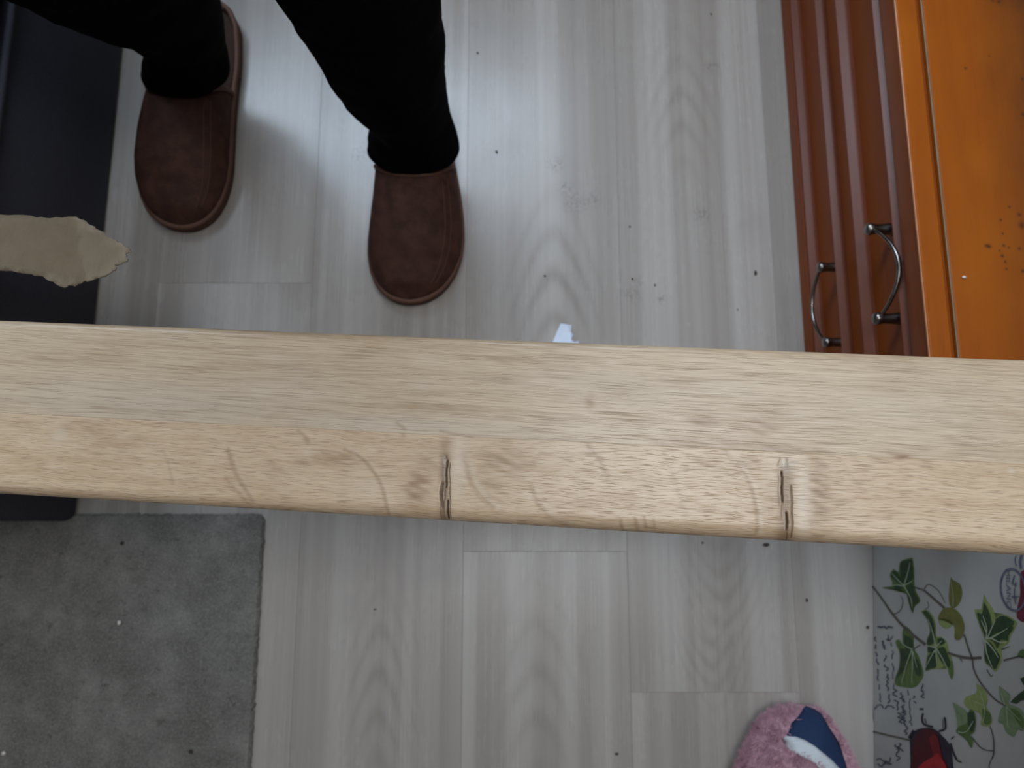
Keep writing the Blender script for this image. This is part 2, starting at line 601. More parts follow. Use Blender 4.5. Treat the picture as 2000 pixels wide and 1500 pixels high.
def stave(name, v0, v1, kind, mat, parent):
    us = list(np.arange(LU0, LU1, 0.0007))
    if kind:
        for cpx in (868, 1534):
            cu = buv(cpx, 980)[0]
            us += list(np.arange(cu - 0.0075, cu + 0.0075, 0.00016))
    us += list(np.linspace(ZEND0, LU0, 40)) + list(np.linspace(LU1, ZEND1, 40))
    us = np.array(sorted(set(np.round(us, 6))))
    RR = 0.0085 if kind else 0.0048
    prof = []
    NE = 14
    if kind:      # near stave: joint at v1, rounded at v0
        for a in np.linspace(0, math.pi / 2, NE):
            prof.append((v0 + RR - RR * math.cos(a), -RR + RR * math.sin(a)))
        prof = [(v0, -BT)] + prof
        nv = int((v1 - 0.0001 - v0 - RR) / 0.0006)
        prof += [(v, 0.0) for v in np.linspace(v0 + RR + 0.0004, v1 - 0.0001, nv)]
        prof += [(v1 - 0.00001, -0.00004), (v1 - 0.00001, -BT)]
    else:
        for a in np.linspace(0, math.pi / 2, NE):
            prof.append((v1 - RR + RR * math.cos(a), -RR + RR * math.sin(a)))
        prof = [(v1, -BT)] + prof
        nv = int((v1 - RR - v0) / 0.0008)
        prof += [(v, 0.0) for v in np.linspace(v1 - RR - 0.0004, v0 + 0.0001, nv)]
        prof += [(v0 + 0.00001, -0.00004), (v0 + 0.00001, -BT)]
    prof = np.array(prof)
    nu, npf = len(us), len(prof)
    U = np.repeat(us[:, None], npf, 1)
    V = np.repeat(prof[None, :, 0], nu, 0)
    Z = np.repeat(prof[None, :, 1], nu, 0).copy()
    top = (Z > -0.004)
    D = np.zeros(U.shape); C = np.zeros(U.shape); L = np.zeros(U.shape); G = np.zeros(U.shape)
    if kind:
        # ---- ray flecks: long faint tan curves
        for pts, w_, a_ in (
            (((672, 878), (690, 884), (712, 900), (735, 930), (749, 962), (757, 1003)), 4.2, 0.55),
            (((905, 888), (912, 920), (922, 948), (938, 970), (962, 990)), 6.5, 0.45),
            (((445, 878), (458, 920), (478, 955), (492, 980)), 5, 0.42),
            (((440, 935), (462, 958), (485, 985)), 5, 0.30),
            (((318, 880), (328, 905), (338, 945)), 4, 0.26),
            (((582, 842), (596, 852), (602, 866)), 4.5, 0.45),
            (((775, 832), (788, 850)), 5, 0.40),
            (((1148, 870), (1165, 892), (1188, 928)), 6, 0.42),
            (((1440, 905), (1460, 935), (1470, 965), (1478, 1005), (1478, 1040)), 4.5, 0.48),
            (((1415, 880), (1445, 920)), 8, 0.35),
            (((1295, 880), (1318, 940), (1338, 1000)), 6, 0.20),
            (((1036, 950), (1052, 985), (1075, 1010), (1105, 1024)), 5.5, 0.36),
            (((1212, 1018), (1216, 1034)), 4, 0.55), (((1240, 1012), (1246, 1034)), 4, 0.50),
            (((1258, 1010), (1262, 1030)), 3, 0.40), (((1276, 1014), (1280, 1034)), 3, 0.35),
            (((1640, 895), (1665, 935), (1690, 960)), 6, 0.20),
        ):
            g, _ = line(U, V, pts, w_)
            D = np.maximum(D, g * a_ * (0.76 + 0.25 * smoothn(U, V, 900, 0.9)))
            g2, _ = line(U, V, [(a + w_ * 1.9, b - 1) for a, b in pts], w_ * 0.8)
            L = np.maximum(L, g2 * a_ * 0.30)
        # ---- tan patches
        for px, py, rx, ry, a_ in ((815, 955, 26, 42, 0.42), (838, 905, 30, 22, 0.26), (655, 895, 55, 16, 0.30), (590, 905, 30, 14, 0.20),
                                   (985, 905, 55, 34, 0.34), (960, 955, 26, 26, 0.26), (545, 925, 30, 22, 0.18), (160, 835, 60, 14, 0.24),
                                   (210, 875, 60, 20, 0.16), (1600, 960, 24, 80, 0.46), (1505, 985, 16, 50, 0.20), (1455, 905, 32, 20, 0.28),
                                   (1380, 905, 40, 14, 0.22), (1720, 890, 60, 14, 0.20), (870, 868, 14, 20, 0.34), (1560, 875, 30, 8, 0.25),
                                   (1760, 893, 20, 6, 0.4), (40, 830, 60, 10, 0.2)):
            D = np.maximum(D, blob(U, V, px, py, rx, ry) * a_ * 1.55 * (0.75 + 0.5 * smoothn(U, V, 420, 0.5)))
        for px, py, rx, ry, a_ in ((895, 905, 16, 60, 0.42), (1568, 980, 14, 70, 0.42), (115, 850, 16, 18, 0.30), (1545, 905, 26, 16, 0.35),
                                   (600, 885, 12, 14, 0.22), (1975, 920, 6, 6, 0.4), (1120, 880, 70, 12, 0.2), (720, 950, 40, 30, 0.16)):
            L = np.maximum(L, blob(U, V, px, py, rx, ry) * a_)
        # ---- the two cracked knots
        wig = np.sin(V * 500) * 0.5 * PXM + np.sin(V * 1700 + 1) * 0.22 * PXM
        Uw = U + wig
        for pts, w_, a_, dep in (
            (((869, 893), (868, 915), (868, 960), (868, 1012)), 8.5, 0.42, 0.0),
            (((871, 893), (873, 908)), 4.2, 0.62, 0.0004),
            (((874, 900), (872, 930), (872, 952)), 1.5, 1.0, 0.0012),
            (((864, 945), (862, 968), (864, 990)), 3.2, 0.85, 0.0009),
            (((869, 955), (868, 975)), 1.8, 0.6, 0.0004),
            (((878, 905), (879, 970), (879, 1012)), 1.2, 0.70, 0.0004),
            (((875, 978), (875, 1012)), 2.0, 1.0, 0.0012),
            (((861, 992), (860, 1014)), 2.0, 0.5, 0.0003),
            (((1535, 915), (1534, 980), (1535, 1052)), 14, 0.26, 0.0),
            (((1527, 922), (1527.5, 945), (1528, 980)), 1.7, 1.0, 0.0014),
            (((1546, 950), (1547, 985), (1548, 1050)), 1.7, 0.62, 0.0006),
            (((1537, 1002), (1537, 1034)), 1.9, 1.0, 0.0014),
            (((1529, 985), (1528, 1010)), 2.2, 0.35, 0.0002),
            (((1538, 1036), (1540, 1054)), 1.8, 0.7, 0.0005),
            (((1521, 925), (1522, 985)), 1.2, 0.20, 0.0002),
            (((1524, 897), (1521, 908)), 2.5, 0.30, 0.0002), (((1537, 897), (1540, 910)), 2.5, 0.30, 0.0002),
        ):
            g, _ = line(Uw, V, pts, w_)
            C = np.maximum(C, g * a_)
            Z -= np.where(top, g * dep, 0)
            if dep > 0.001:
                g2, _ = line(Uw, V, [(a - 4.5, b) for a, b in pts], 1.2)
                L = np.maximum(L, g2 * 0.45)
        for pts, w_, a_ in ((((869, 885), (868, 950), (867, 1016)), 11, 0.50), (((1535, 920), (1534, 985), (1536, 1060)), 17, 0.50)):
            g, _ = line(U, V, pts, w_)
            D = np.maximum(D, g * a_)
        L = np.maximum(L, blob(U, V, 1531, 905, 3, 9) * 0.8)
        # grain hollows a little along the rays
        Z -= np.where(top, D * 0.00010, 0)
    else:
        for px, py, rx, ry, a_ in ((1372, 820, 28, 14, 0.40), (1480, 835, 45, 22, 0.30), (1400, 862, 80, 10, 0.22), (1490, 872, 70, 9, 0.32),
                                   (1152, 786, 10, 13, 0.32), (1000, 702, 50, 7, 0.30), (850, 795, 120, 8, 0.14), (1560, 880, 45, 6, 0.35),
                                   (400, 720, 50, 10, 0.16), (640, 655, 160, 9, 0.12), (1330, 860, 60, 8, 0.24), (1765, 893, 22, 6, 0.40),
                                   (1640, 700, 200, 14, 0.12), (90, 700, 120, 20, 0.08)):
            D = np.maximum(D, blob(U, V, px, py, rx, ry) * a_ * 1.9 * (0.75 + 0.5 * smoothn(U, V, 500, 0.4)))
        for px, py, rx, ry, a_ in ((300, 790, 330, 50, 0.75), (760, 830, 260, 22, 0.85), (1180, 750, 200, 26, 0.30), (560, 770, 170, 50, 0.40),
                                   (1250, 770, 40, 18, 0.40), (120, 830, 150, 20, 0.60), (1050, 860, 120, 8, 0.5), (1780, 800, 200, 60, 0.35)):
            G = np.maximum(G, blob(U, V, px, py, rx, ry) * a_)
        for px, py, rx, ry, a_ in ((820, 752, 26, 10, 0.22), (540, 700, 60, 8, 0.20), (835, 705, 30, 10, 0.2), (1430, 760, 40, 12, 0.18)):
            L = np.maximum(L, blob(U, V, px, py, rx, ry) * a_)
        for pts, w_, a_ in ((((860, 842), (900, 850), (960, 862)), 3, 0.35), (((180, 795), (300, 805), (420, 800)), 3, 0.22),
                            (((775, 826), (790, 838)), 4, 0.35)):
            g, _ = line(U, V, pts, w_)
            D = np.maximum(D, g * a_)
    verts = np.stack([U, V, Z], -1).reshape(-1, 3)
    idx = np.arange(nu * npf).reshape(nu, npf)
    quads = np.stack([idx[:-1, :-1], idx[1:, :-1], idx[1:, 1:], idx[:-1, 1:]], -1).reshape(-1, 4)
    if kind:
        quads = quads[:, ::1]
    else:
        quads = quads[:, ::-1]
    bottom = np.stack([idx[:-1, -1], idx[1:, -1], idx[1:, 0], idx[:-1, 0]], -1)
    if not kind:
        bottom = bottom[:, ::-1]
    faces = np.concatenate([quads, bottom], 0)
    me = bpy.data.meshes.new(name)
    nf = len(faces)
    me.vertices.add(len(verts)); me.vertices.foreach_set('co', verts.ravel().astype(np.float32))
    caps = [list(idx[0, :]), list(idx[-1, ::-1])]
    nl = nf * 4 + sum(len(c) for c in caps)
    me.loops.add(nl)
    me.loops.foreach_set('vertex_index', np.concatenate([faces.ravel()] + [np.array(c) for c in caps]).astype(np.int32))
    me.polygons.add(nf + 2)
    starts = np.concatenate([np.arange(nf) * 4, [nf * 4, nf * 4 + len(caps[0])]])
    me.polygons.foreach_set('loop_start', starts.astype(np.int32))
    me.update(calc_edges=True)
    me.validate()
    me.polygons.foreach_set('use_smooth', [True] * len(me.polygons))
    att = me.color_attributes.new('figure', 'FLOAT_COLOR', 'POINT')
    col = np.stack([D, C, L, G], -1).reshape(-1, 4).clip(0, 1)
    att.data.foreach_set('color', col.ravel().astype(np.float32))
    return link(name, me, mat, parent)


board = empty('oak_board')
board.matrix_world = BM
tag(board, 'long pale oak board with rounded edges spanning the whole picture', 'board')
stave('stave', -0.0012, JV, 1, board_material('oak_near', 1), board)
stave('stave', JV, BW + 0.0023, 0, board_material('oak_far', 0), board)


def board_z(X):
    t = (X - B0.x) / ax.x
    return (B0 + ax * t).z

# ------------------------------------------------------------------ dark sofa (only its corner is in view)
SX = Pz(155, 1000).x
SY = Pz(120, 1018).y
left_end = B0 + ax * ZEND0
SZ = left_end.z - BT - 0.001
msf = M('navy_upholstery', 0.85, 0.25)
x, y, z = msf.pos()
n = msf.noise(x * 420, y * 420, z * 420, 3, 0.6)
n2 = msf.noise(x * 9, y * 9, z * 9, 3)
msf.color(msf.mix(n, msf.mix(n2, (0.030, 0.031, 0.043), (0.043, 0.044, 0.058)), (0.064, 0.065, 0.082)))
msf.bump(n, 0.4, 0.001)
sofa = empty('sofa', (SX - 0.4, SY, 0))
tag(sofa, 'dark navy upholstered sofa seat at the left under the board end', 'sofa')


def soft_box(name, x0, x1, y0, y1, z0, z1, bev, mat, parent, off):
    bm = bmesh.new()
    box(bm, x0 - off[0], x1 - off[0], y0 - off[1], y1 - off[1], z0, z1, bev, 4)
    return obj(name, bm, mat, parent, True)


so = (SX - 0.4, SY)
soft_box('base', SX - 0.86, SX, SY, 1.36, 0.0, SZ * 0.62, 0.012, msf.mat, sofa, so)
soft_box('seat_cushion', SX - 0.87, SX + 0.006, SY - 0.004, 1.36, SZ * 0.62 + 0.002, SZ, 0.030, msf.mat, sofa, so)
bm = bmesh.new()
pts = [(SX + 0.004 - so[0], SY + 0.03 - so[1], SZ * 0.62), (SX + 0.004 - so[0], 1.33 - so[1], SZ * 0.62)]
tube(bm, pts, 0.004, 8)
obj('piping', bm, msf.mat, sofa, True)

# ------------------------------------------------------------------ torn kraft paper lying on the sofa, sticking out
mk = M('kraft_paper', 0.75, 0.25)
x, y, z = mk.pos()
n = mk.noise(x * 60, y * 60, z * 60, 4, 0.6)
n2 = mk.noise(x * 700, y * 260, 0.0, 3, 0.6)
E0 = mk.attr('edge')
c = mk.mix(n, (0.145, 0.108, 0.066), (0.200, 0.152, 0.096))
c = mk.mix(n2.step(0.55, 0.75) * 0.25, c, (0.20, 0.155, 0.10))
c = mk.mix(E0[0], c, (0.30, 0.245, 0.18))
mk.color(c)
mk.bump(n2 + n * 2.0, 0.6, 0.0012)
PZ = SZ + 0.012
top_px = [(-420, 408), (-200, 412), (0, 418), (60, 420), (95, 424), (144, 421)]
low_px = [(-420, 520), (-200, 522), (0, 527), (30, 531), (58, 533), (85, 542), (112, 557)]
tip = [(144, 419), (160, 427), (180, 441), (200, 453), (222, 468), (236, 474), (247, 481), (246, 487), (238, 492), (240, 497), (243, 503), (236, 509),
       (228, 512), (218, 513), (222, 519), (210, 531), (190, 540), (170, 546), (152, 552), (149, 549), (143, 558), (132, 556), (122, 560), (112, 557)]
outl = top_px + tip[1:-1] + list(reversed(low_px))
# rough the torn sides up a little
poly = []
for i in range(len(outl)):
    a, b = np.array(outl[i], float), np.array(outl[(i + 1) % len(outl)], float)
    k = 1 if a[0] < -5 else 4
    for j in range(k):
        q = a + (b - a) * j / k
        if j:
            q += rng.normal(0, 1.5, 2)
        poly.append(tuple(q))
bm = bmesh.new()
vs = [bm.verts.new(Pz(px, py, PZ)) for px, py in poly]
f = bm.faces.new(vs)
bmesh.ops.triangulate(bm, faces=[f])
for _ in range(3):
    bmesh.ops.subdivide_edges(bm, edges=[e for e in bm.edges if e.calc_length() > 0.006], cuts=1, use_grid_fill=False)
    bmesh.ops.triangulate(bm, faces=[f for f in bm.faces if len(f.verts) > 3])
bnd = [Pz(px, py, PZ) for px, py in poly]
lay = bm.verts.layers.float_color.new('edge')
bpts = [(p.x, p.y) for p in bnd]
VV = np.array([v.co[:] for v in bm.verts])
tipd, _ = seg_dist(VV[:, 0], VV[:, 1], [(Pz(px, py, PZ).x, Pz(px, py, PZ).y) for px, py in (tip + [(85, 542), (30, 531), (0, 527)])])
cra = Pz(146, 430, PZ); crb = Pz(165, 552, PZ)
for v, d in zip(bm.verts, tipd):
    s = (v.co.x - (cra.x + (crb.x - cra.x) * (v.co.y - cra.y) / (crb.y - cra.y)))
    w = 0.0
    if v.co.x > SX:
        w -= ((v.co.x - SX) / 0.2) ** 2 * 0.003
    if s > 0:
        w -= s * 0.06
    if v.co.x < SX - 0.02:
        w = -0.010 + 0.002 * mnoise.noise(v.co * 30)
    elif v.co.x < SX + 0.05:
        w -= 0.010 * (1 - (v.co.x - SX + 0.02) / 0.07)
    w += 0.0016 * mnoise.noise(v.co * 60) + 0.0012 * mnoise.noise(v.co * 140) * (1 if d < 0.012 else 0.3)
    v.co.z += w
    e = max(0.0, 1 - d / 0.0055) * (0.5 + 0.5 * mnoise.noise(v.co * 200)) + (0.30 if s > 0 else 0)
    v[lay] = (min(1, e), 0, 0, 1)
pap = obj('torn_paper', bm, mk.mat, None, True)
md = pap.modifiers.new('t', 'SOLIDIFY'); md.thickness = 0.0012; md.offset = -1
tag(pap, 'torn strip of brown kraft paper sticking out over the dark sofa', 'paper')

# ------------------------------------------------------------------ chest of drawers
DX = Pz(1554, 350).x                          # front plane at the floor
DTOP = H - (DX - 0.012) * abs(ray(1782, 350).z) / 782.0
DY0, DY1 = 0.075, 1.33
DXB = RX1 - 0.006


def vz(px, py=350, X=None):
    return Px(px, py, DX if X is None else X).z


def varnish(name, c0, c1, c2, rough, scale_long=3.0):
    m = M(name, rough, 0.5)
    x, y, z = m.pos()
    g = m.noise(x * 90, y * scale_long, z * 90, 4, 0.6)
    b = m.noise(x * 7, y * 5, z * 7, 3, 0.5)
    f = m.noise(x * 700, y * 25, z * 700, 2, 0.6)
    c = m.mix(g, c0, c1)
    c = m.mix(b.step(0.42, 0.75) * 0.6, c, c2)
    c = m.mix(f.step(0.55, 0.8) * 0.25, c, tuple(k * 0.5 for k in c0))
    return m, c, (x, y, z), f


mfro, c, _, f_ = varnish('cherry_front', (0.185, 0.036, 0.003), (0.260, 0.055, 0.005), (0.320, 0.080, 0.007), 0.50)
mfro.b.inputs['Specular IOR Level'].default_value = 0.2
mfro.color(c); mfro.bump(f_, 0.05, 0.0004)
mmol, c, _, f_ = varnish('cherry_moulding', (0.120, 0.031, 0.013), (0.160, 0.044, 0.018), (0.145, 0.039, 0.016), 0.38)
mmol.b.inputs['Coat Weight'].default_value = 0.0
mmol.b.inputs['Specular IOR Level'].default_value = 0.33
mmol.b.inputs['Coat Roughness'].default_value = 0.18
mmol.color(c); mmol.bump(f_, 0.05, 0.0004)
mtop, c, (x, y, z), f_ = varnish('honey_top', (0.240, 0.052, 0.001), (0.325, 0.078, 0.001), (0.420, 0.125, 0.003), 0.45, 6.0)
# worn area with vignette darkening painted in, and burn spots towards the back
TX = lambda px, py: Pz(px, py, DTOP)
wear_vignette = None
w0 = TX(2060, 120)
d = (((x - w0.x) * (x - w0.x) / 0.060 ** 2 + (y - w0.y) * (y - w0.y) / 0.50 ** 2) * -1.0 + (mtop.noise(x * 30, y * 12, 0.0, 3) - 0.5) * 1.4).exp()
c = mtop.mix((d * 0.9).clamp(), c, (0.070, 0.020, 0.005))
sp = None
for px, py, rr in ((1926, 480, 4.0), (1932, 482, 4.0), (1960, 480, 3.2), (1957, 500, 3.5), (1963, 512, 3.2), (1965, 526, 2.6), (1970, 484, 2.2),
                   (1952, 490, 2.2), (1990, 486, 3.5), (1954, 430, 2.6), (1971, 405, 2.6), (1958, 457, 2.2), (1998, 224, 4), (1996, 155, 3),
                   (1950, 4, 4), (1938, 2, 3), (1932, 110, 2.2), (1995, 440, 6), (1990, 420, 4), (1998, 530, 4), (1885, 134, 3)):
    q = TX(px, py)
    k = (((x - q.x) * (x - q.x) + (y - q.y) * (y - q.y)) / (rr / 1500 * 0.68) ** 2 * -1.0).exp()
    sp = k if sp is None else sp + k
c = mtop.mix((sp * (mtop.noise(x * 900, y * 900, 0.0, 2).step(0.25, 0.5)) * 0.85).clamp(), c, (0.030, 0.012, 0.006))
mtop.color(c)
mtop.b.inputs['Specular IOR Level'].default_value = 0.2
mtop.rough(mtop.noise(x * 60, y * 60, 0.0, 4) * 0.2 + 0.36)
mtop.bump(f_, 0.05, 0.0004)
medge, c, _, f_ = varnish('painted_lip_highlight', (0.40, 0.15, 0.055), (0.52, 0.22, 0.09), (0.46, 0.18, 0.07), 0.35)  # paler tone, paints the thin highlight along the lip
medge.color(c)
mgro = M('groove', 0.8, 0.2, (0.05, 0.018, 0.007))

ch = empty('chest_of_drawers', (DX + 0.2, DY0, 0))
tag(ch, 'low varnished chest of drawers with orange top and red-brown drawer fronts', 'chest of drawers')
CO = Vector((DX + 0.2, DY0, 0))


def ebox(name, x0, x1, y0, y1, z0, z1, mat, parent, bev=0.001, off=CO, seg=2):
    bm = bmesh.new()
    box(bm, x0 - off.x, x1 - off.x, y0 - off.y, y1 - off.y, z0, z1, bev, seg)
    return obj(name, bm, mat, parent)


def profile(name, pts, y0, y1, mat, parent, off=CO):
    """extrude an (x, z) profile along y"""
    bm = bmesh.new()
    a = [bm.verts.new((px - off.x, y0 - off.y, pz)) for px, pz in pts]
    b = [bm.verts.new((px - off.x, y1 - off.y, pz)) for px, pz in pts]
    k = len(pts)
    for i in range(k):
        bm.faces.new((a[i], a[(i + 1) % k], b[(i + 1) % k], b[i]))
    bm.faces.new(a); bm.faces.new(list(reversed(b)))
    return obj(name, bm, mat, parent)


# the levels read from the photo, bottom to top
z_pl = vz(1569)              # top of the base strip
z_m1 = vz(1582)              # lower drawer: bottom moulding ends
z_p1 = vz(1619)
z_r0 = vz(1633)              # rail between the drawers
z_r1 = vz(1660)
z_m2 = vz(1680)
z_p2 = vz(1733)
z_u0 = vz(1755)
ebox('carcase', DX + 0.008, DXB, DY0, DY1, 0.0, DTOP - 0.017, mfro.mat, ch)
ebox('base_strip', DX - 0.004, DX + 0.010, DY0, DY1, 0.0, z_pl, mfro.mat, ch, 0.002)
ebox('rail', DX + 0.003, DX + 0.010, DY0, DY1, z_r0 + 0.002, z_r1 - 0.002, mfro.mat, ch, 0.0015)
# cornice moulding below the top: a stepped, rounded profile
u0, u1 = z_u0, DTOP - 0.0045
prof = [(DX + 0.012, u0), (DX + 0.000, u0), (DX - 0.003, u0 + 0.002)]
for a in np.linspace(0, math.pi / 2, 6):
    prof.append((DX - 0.004 - 0.005 * math.sin(a), u0 + 0.003 + (u1 - u0 - 0.006) * (1 - math.cos(a))))
prof += [(DX - 0.011, u1 - 0.002), (DX - 0.011, u1), (DX + 0.012, u1)]
profile('cornice', prof, DY0 - 0.006, DY1, mfro.mat, ch)


def moulding_strip(name, z0, z1, y0, y1, parent, off, bul=0.007):
    """rounded bead along y between z0 and z1, standing off the front"""
    b_ = (z1 - z0) / 2.75
    zl = z1 - 0.69 * b_
    pts = [(DX + 0.009, zl - 0.006), (DX + 0.004, zl - 0.006), (DX - b_ * 0.3, zl - 0.0045), (DX - b_ * 0.9, zl - 0.002), (DX - b_, zl - 0.0006),
           (DX - b_ * 0.97, zl + 0.0004), (DX - b_ * 0.5, z1 - 0.31 * b_), (DX - b_ * 0.12, z1 - 0.04 * b_), (DX + 0.0005, z1), (DX + 0.009, z1)]
    return profile(name, pts, y0, y1, mmol.mat, parent, off)


def drawer(z0, za, zb, z1, hz_pts, up):
    d = empty('drawer', (DX - CO.x, 0.05, z0))
    d.parent = ch
    off = Vector((DX, DY0 + 0.05, z0))
    ys, ye = DY0 + 0.035, DY1 - 0.035
    bm = bmesh.new(); box(bm, 0.004, 0.02, ys - off.y, ye - off.y, za - 0.002 - z0, z1 - 0.003 - z0, 0.001)
    obj('panel', bm, mfro.mat, d)
    for a, b in ((z0, za), (zb, z1)):
        m = moulding_strip('moulding', a - z0, b - z0, ys, ye, d, Vector((DX, off.y, 0)), 0.006)
    for a, b in ((ys, ys + 0.014), (ye - 0.014, ye)):
        bm = bmesh.new(); box(bm, -0.006, 0.009, a - off.y, b - off.y, za - z0, zb - z0, 0.004, 3)
        obj('moulding', bm, mmol.mat, d, True)
    # bail handle: two turned posts and a curved wire
    pp = []
    for px, py in hz_pts:
        q = Px(px, py, DX - 0.022)
        pp.append(q)
    zc = (pp[0].z + pp[1].z) / 2
    yc = [p_.y for p_ in pp]
    for copy in range(2):
        ysh = 0.0 if copy == 0 else (DY0 + DY1) - (yc[0] + yc[1])
        bm = bmesh.new()
        for k in range(2):
            b0 = Vector((0.004, yc[k] + ysh - off.y, zc - z0))
            L_ = 0.0285
            tube(bm, [b0, b0 - Vector((0.002, 0, 0)), b0 - Vector((0.004, 0, 0)), b0 - Vector((L_ * 0.45, 0, 0)), b0 - Vector((L_ * 0.62, 0, 0)),
                      b0 - Vector((L_ * 0.72, 0, 0)), b0 - Vector((L_ * 0.86, 0, 0)), b0 - Vector((L_ * 0.97, 0, 0)), b0 - Vector((L_, 0, 0))],
                 [0.0068, 0.0066, 0.0058, 0.0050, 0.0048, 0.0052, 0.0062, 0.0050, 0.0020], 14)
        h = []
        pa, pb = yc[0] + ysh - off.y, yc[1] + ysh - off.y
        for t in np.linspace(0, 1, 25):
            yy = pa + (pb - pa) * t
            s = math.sin(math.pi * t) ** 0.75
            if up:
                h.append((-0.020 + 0.012 * s, yy, zc - z0 + 0.024 * s))
            else:
                h.append((-0.020 - 0.004 * s, yy, zc - z0 - 0.024 * s))
        tube(bm, h, [0.0016 + 0.0007 * math.sin(math.pi * t) for t in np.linspace(0, 1, 25)], 8)
        obj('handle', bm, mnick, d, True)
    return d


mn = M('dark_nickel', 0.24, 0.5)
x, y, z = mn.pos()
n = mn.noise(x * 90, y * 90, z * 90, 2)
mn.color(mn.mix(n, (0.13, 0.112, 0.10), (0.26, 0.24, 0.22)))
mn.b.inputs['Metallic'].default_value = 1.0
mn.rough(n * 0.2 + 0.18)
mnick = mn.mat
drawer(z_pl + 0.001, z_m1, z_p1, z_r0, ((1598, 524), (1614, 667)), False)
drawer(z_r1, z_m2, z_p2, z_u0 - 0.001, ((1693, 449), (1712, 621)), True)
# top: front lip, groove, panel
g0 = Pz(1826, 350, DTOP).x
g1 = Pz(1834, 350, DTOP).x
lipx = Pz(1783, 350, DTOP).x
top_z0 = DTOP - 0.016
ebox('top_lip', lipx, g0, DY0 - 0.010, DY1, DTOP - 0.0042, DTOP, mtop.mat, ch, 0.0016, seg=3)
ebox('lip_highlight', lipx - 0.0004, lipx + 0.0012, DY0 - 0.010, DY1, DTOP - 0.0030, DTOP - 0.0007, medge.mat, ch, 0.0006)  # pale strip standing in for the highlight line on the lip
ebox('groove', g0, g1, DY0 - 0.010, DY1, top_z0, DTOP - 0.007, mgro.mat, ch, 0.0)
ebox('top_panel', g1, DXB, DY0 - 0.010, DY1, top_z0, DTOP + 0.0005, mtop.mat, ch, 0.0030, seg=4)

mpe = M('painted_panel_highlight', 0.4, 0.5)  # pale tone painted as the highlight of the rounded panel edge
x, y, z = mpe.pos()
mpe.color(mpe.mix(mpe.noise(x * 60, y * 14, z * 60, 3), (0.14, 0.070, 0.025), (0.21, 0.14, 0.080)))
ebox('panel_edge_highlight', g1 - 0.0002, g1 + 0.0016, DY0 - 0.010, DY1, DTOP - 0.0008, DTOP + 0.0008, mpe.mat, ch, 0.0005)  # thin strip carrying that painted edge highlight beside the groove

# crumbs on the chest top
mwh = M('white_crumb', 0.6, 0.4)
x, y, z = mwh.pos()
mwh.color(mwh.mix(mwh.noise(x * 900, y * 900, z * 900), (0.62, 0.55, 0.50), (0.8, 0.75, 0.7)))
mdk = M('dark_crumb', 0.8, 0.2)
x, y, z = mdk.pos()
mdk.color(mdk.mix(mdk.noise(x * 900, y * 900, z * 900), (0.030, 0.022, 0.016), (0.075, 0.058, 0.045)))


def crumb(name, p, r_, mat, sx=1.0, sy=1.0):
    bm = bmesh.new()
    bmesh.ops.create_icosphere(bm, subdivisions=2, radius=r_)
    sd = Vector((random.random() * 50, random.random() * 50, 0))
    for v in bm.verts:
        v.co *= 1 + 0.55 * mnoise.noise(v.co / r_ * 1.2 + sd)
        v.co.x *= sx; v.co.y *= sy; v.co.z *= 0.6
    mz = min(v.co.z for v in bm.verts)
    for v in bm.verts:
        v.co.z -= mz
    o = obj(name, bm, mat, None, True)
    o.location = p
    return o


tag(crumb('crumb', Pz(1882, 542, DTOP + 0.0005), 0.0015, mwh.mat, 1.2, 0.8), 'tiny white crumb on the orange chest top', 'crumb')
for px, py, rr, sx, sy, lb in (
        (970, 297, 1.7, 1, 1, 'round dark crumb on the floor right of the middle slipper'),
        (1475, 534, 1.9, 0.8, 1.5, 'long dark crumb on the floor level with the drawer handles'),
        (1064, 539, 1.3, 1.2, 0.8, 'dark crumb on the floor inside the arched grain above the white scrap'),
        (1235, 545, 1.3, 1, 1, 'left one of two dark crumbs close together above the board'),
        (1279, 557, 1.3, 1, 1, 'right one of two dark crumbs close together above the board'),
        (1230, 443, 1.1, 1, 1, 'small dark crumb on the floor above the close pair of crumbs'),
        (1389, 28, 1.2, 1, 1, 'dark crumb on the floor at the top of the picture'),
        (1441, 605, 1.0, 0.8, 1.3, 'tiny crumb on the floor below the long crumb by the chest'),
        (1204, 1472, 1.6, 1.3, 0.8, 'dark crumb on the floor at the bottom left of the pink slipper'),
        (1495, 1064, 2.2, 1.8, 0.8, 'flat dark crumb on the floor just below the cracked board edge'),
        (1575, 1172, 1.6, 0.8, 1.2, 'dark crumb on the floor between board and ivy box'),
        (1372, 1060, 1.3, 1, 1, 'tiny crumb below the board left of the flat crumb'),
        (733, 1190, 1.0, 2.0, 0.7, 'thin dark crumb on the floor right of the grey mat'),
        (933, 104, 1.1, 1.4, 1, 'pale brown crumb on the floor right of the trouser leg'),
        (1694, 1225, 1.8, 1, 1, 'dark crumb at the foot of the ivy printed box')):
    tag(crumb('crumb', Pz(px, py, 0.0), rr * 0.001, mdk.mat, sx, sy), lb, 'crumb', 'dark crumbs scattered on the floor')

# ------------------------------------------------------------------ brown slippers
def leather(name):
    m = M(name, 0.72, 0.2)
    x, y, z = m.pos('object')
    n = m.noise(x * 60, y * 60, z * 60, 4, 0.6)
    g = m.noise(x * 900, y * 900, z * 900, 3, 0.6)
    c = m.mix(n.step(0.3, 0.7), (0.039, 0.0155, 0.0105), (0.070, 0.029, 0.019))
    c = m.mix(g.step(0.5, 0.8) * 0.35, c, (0.125, 0.062, 0.045))
    m.color(c); m.bump(g * 0.5 + n, 0.25, 0.0008)
    return m.mat


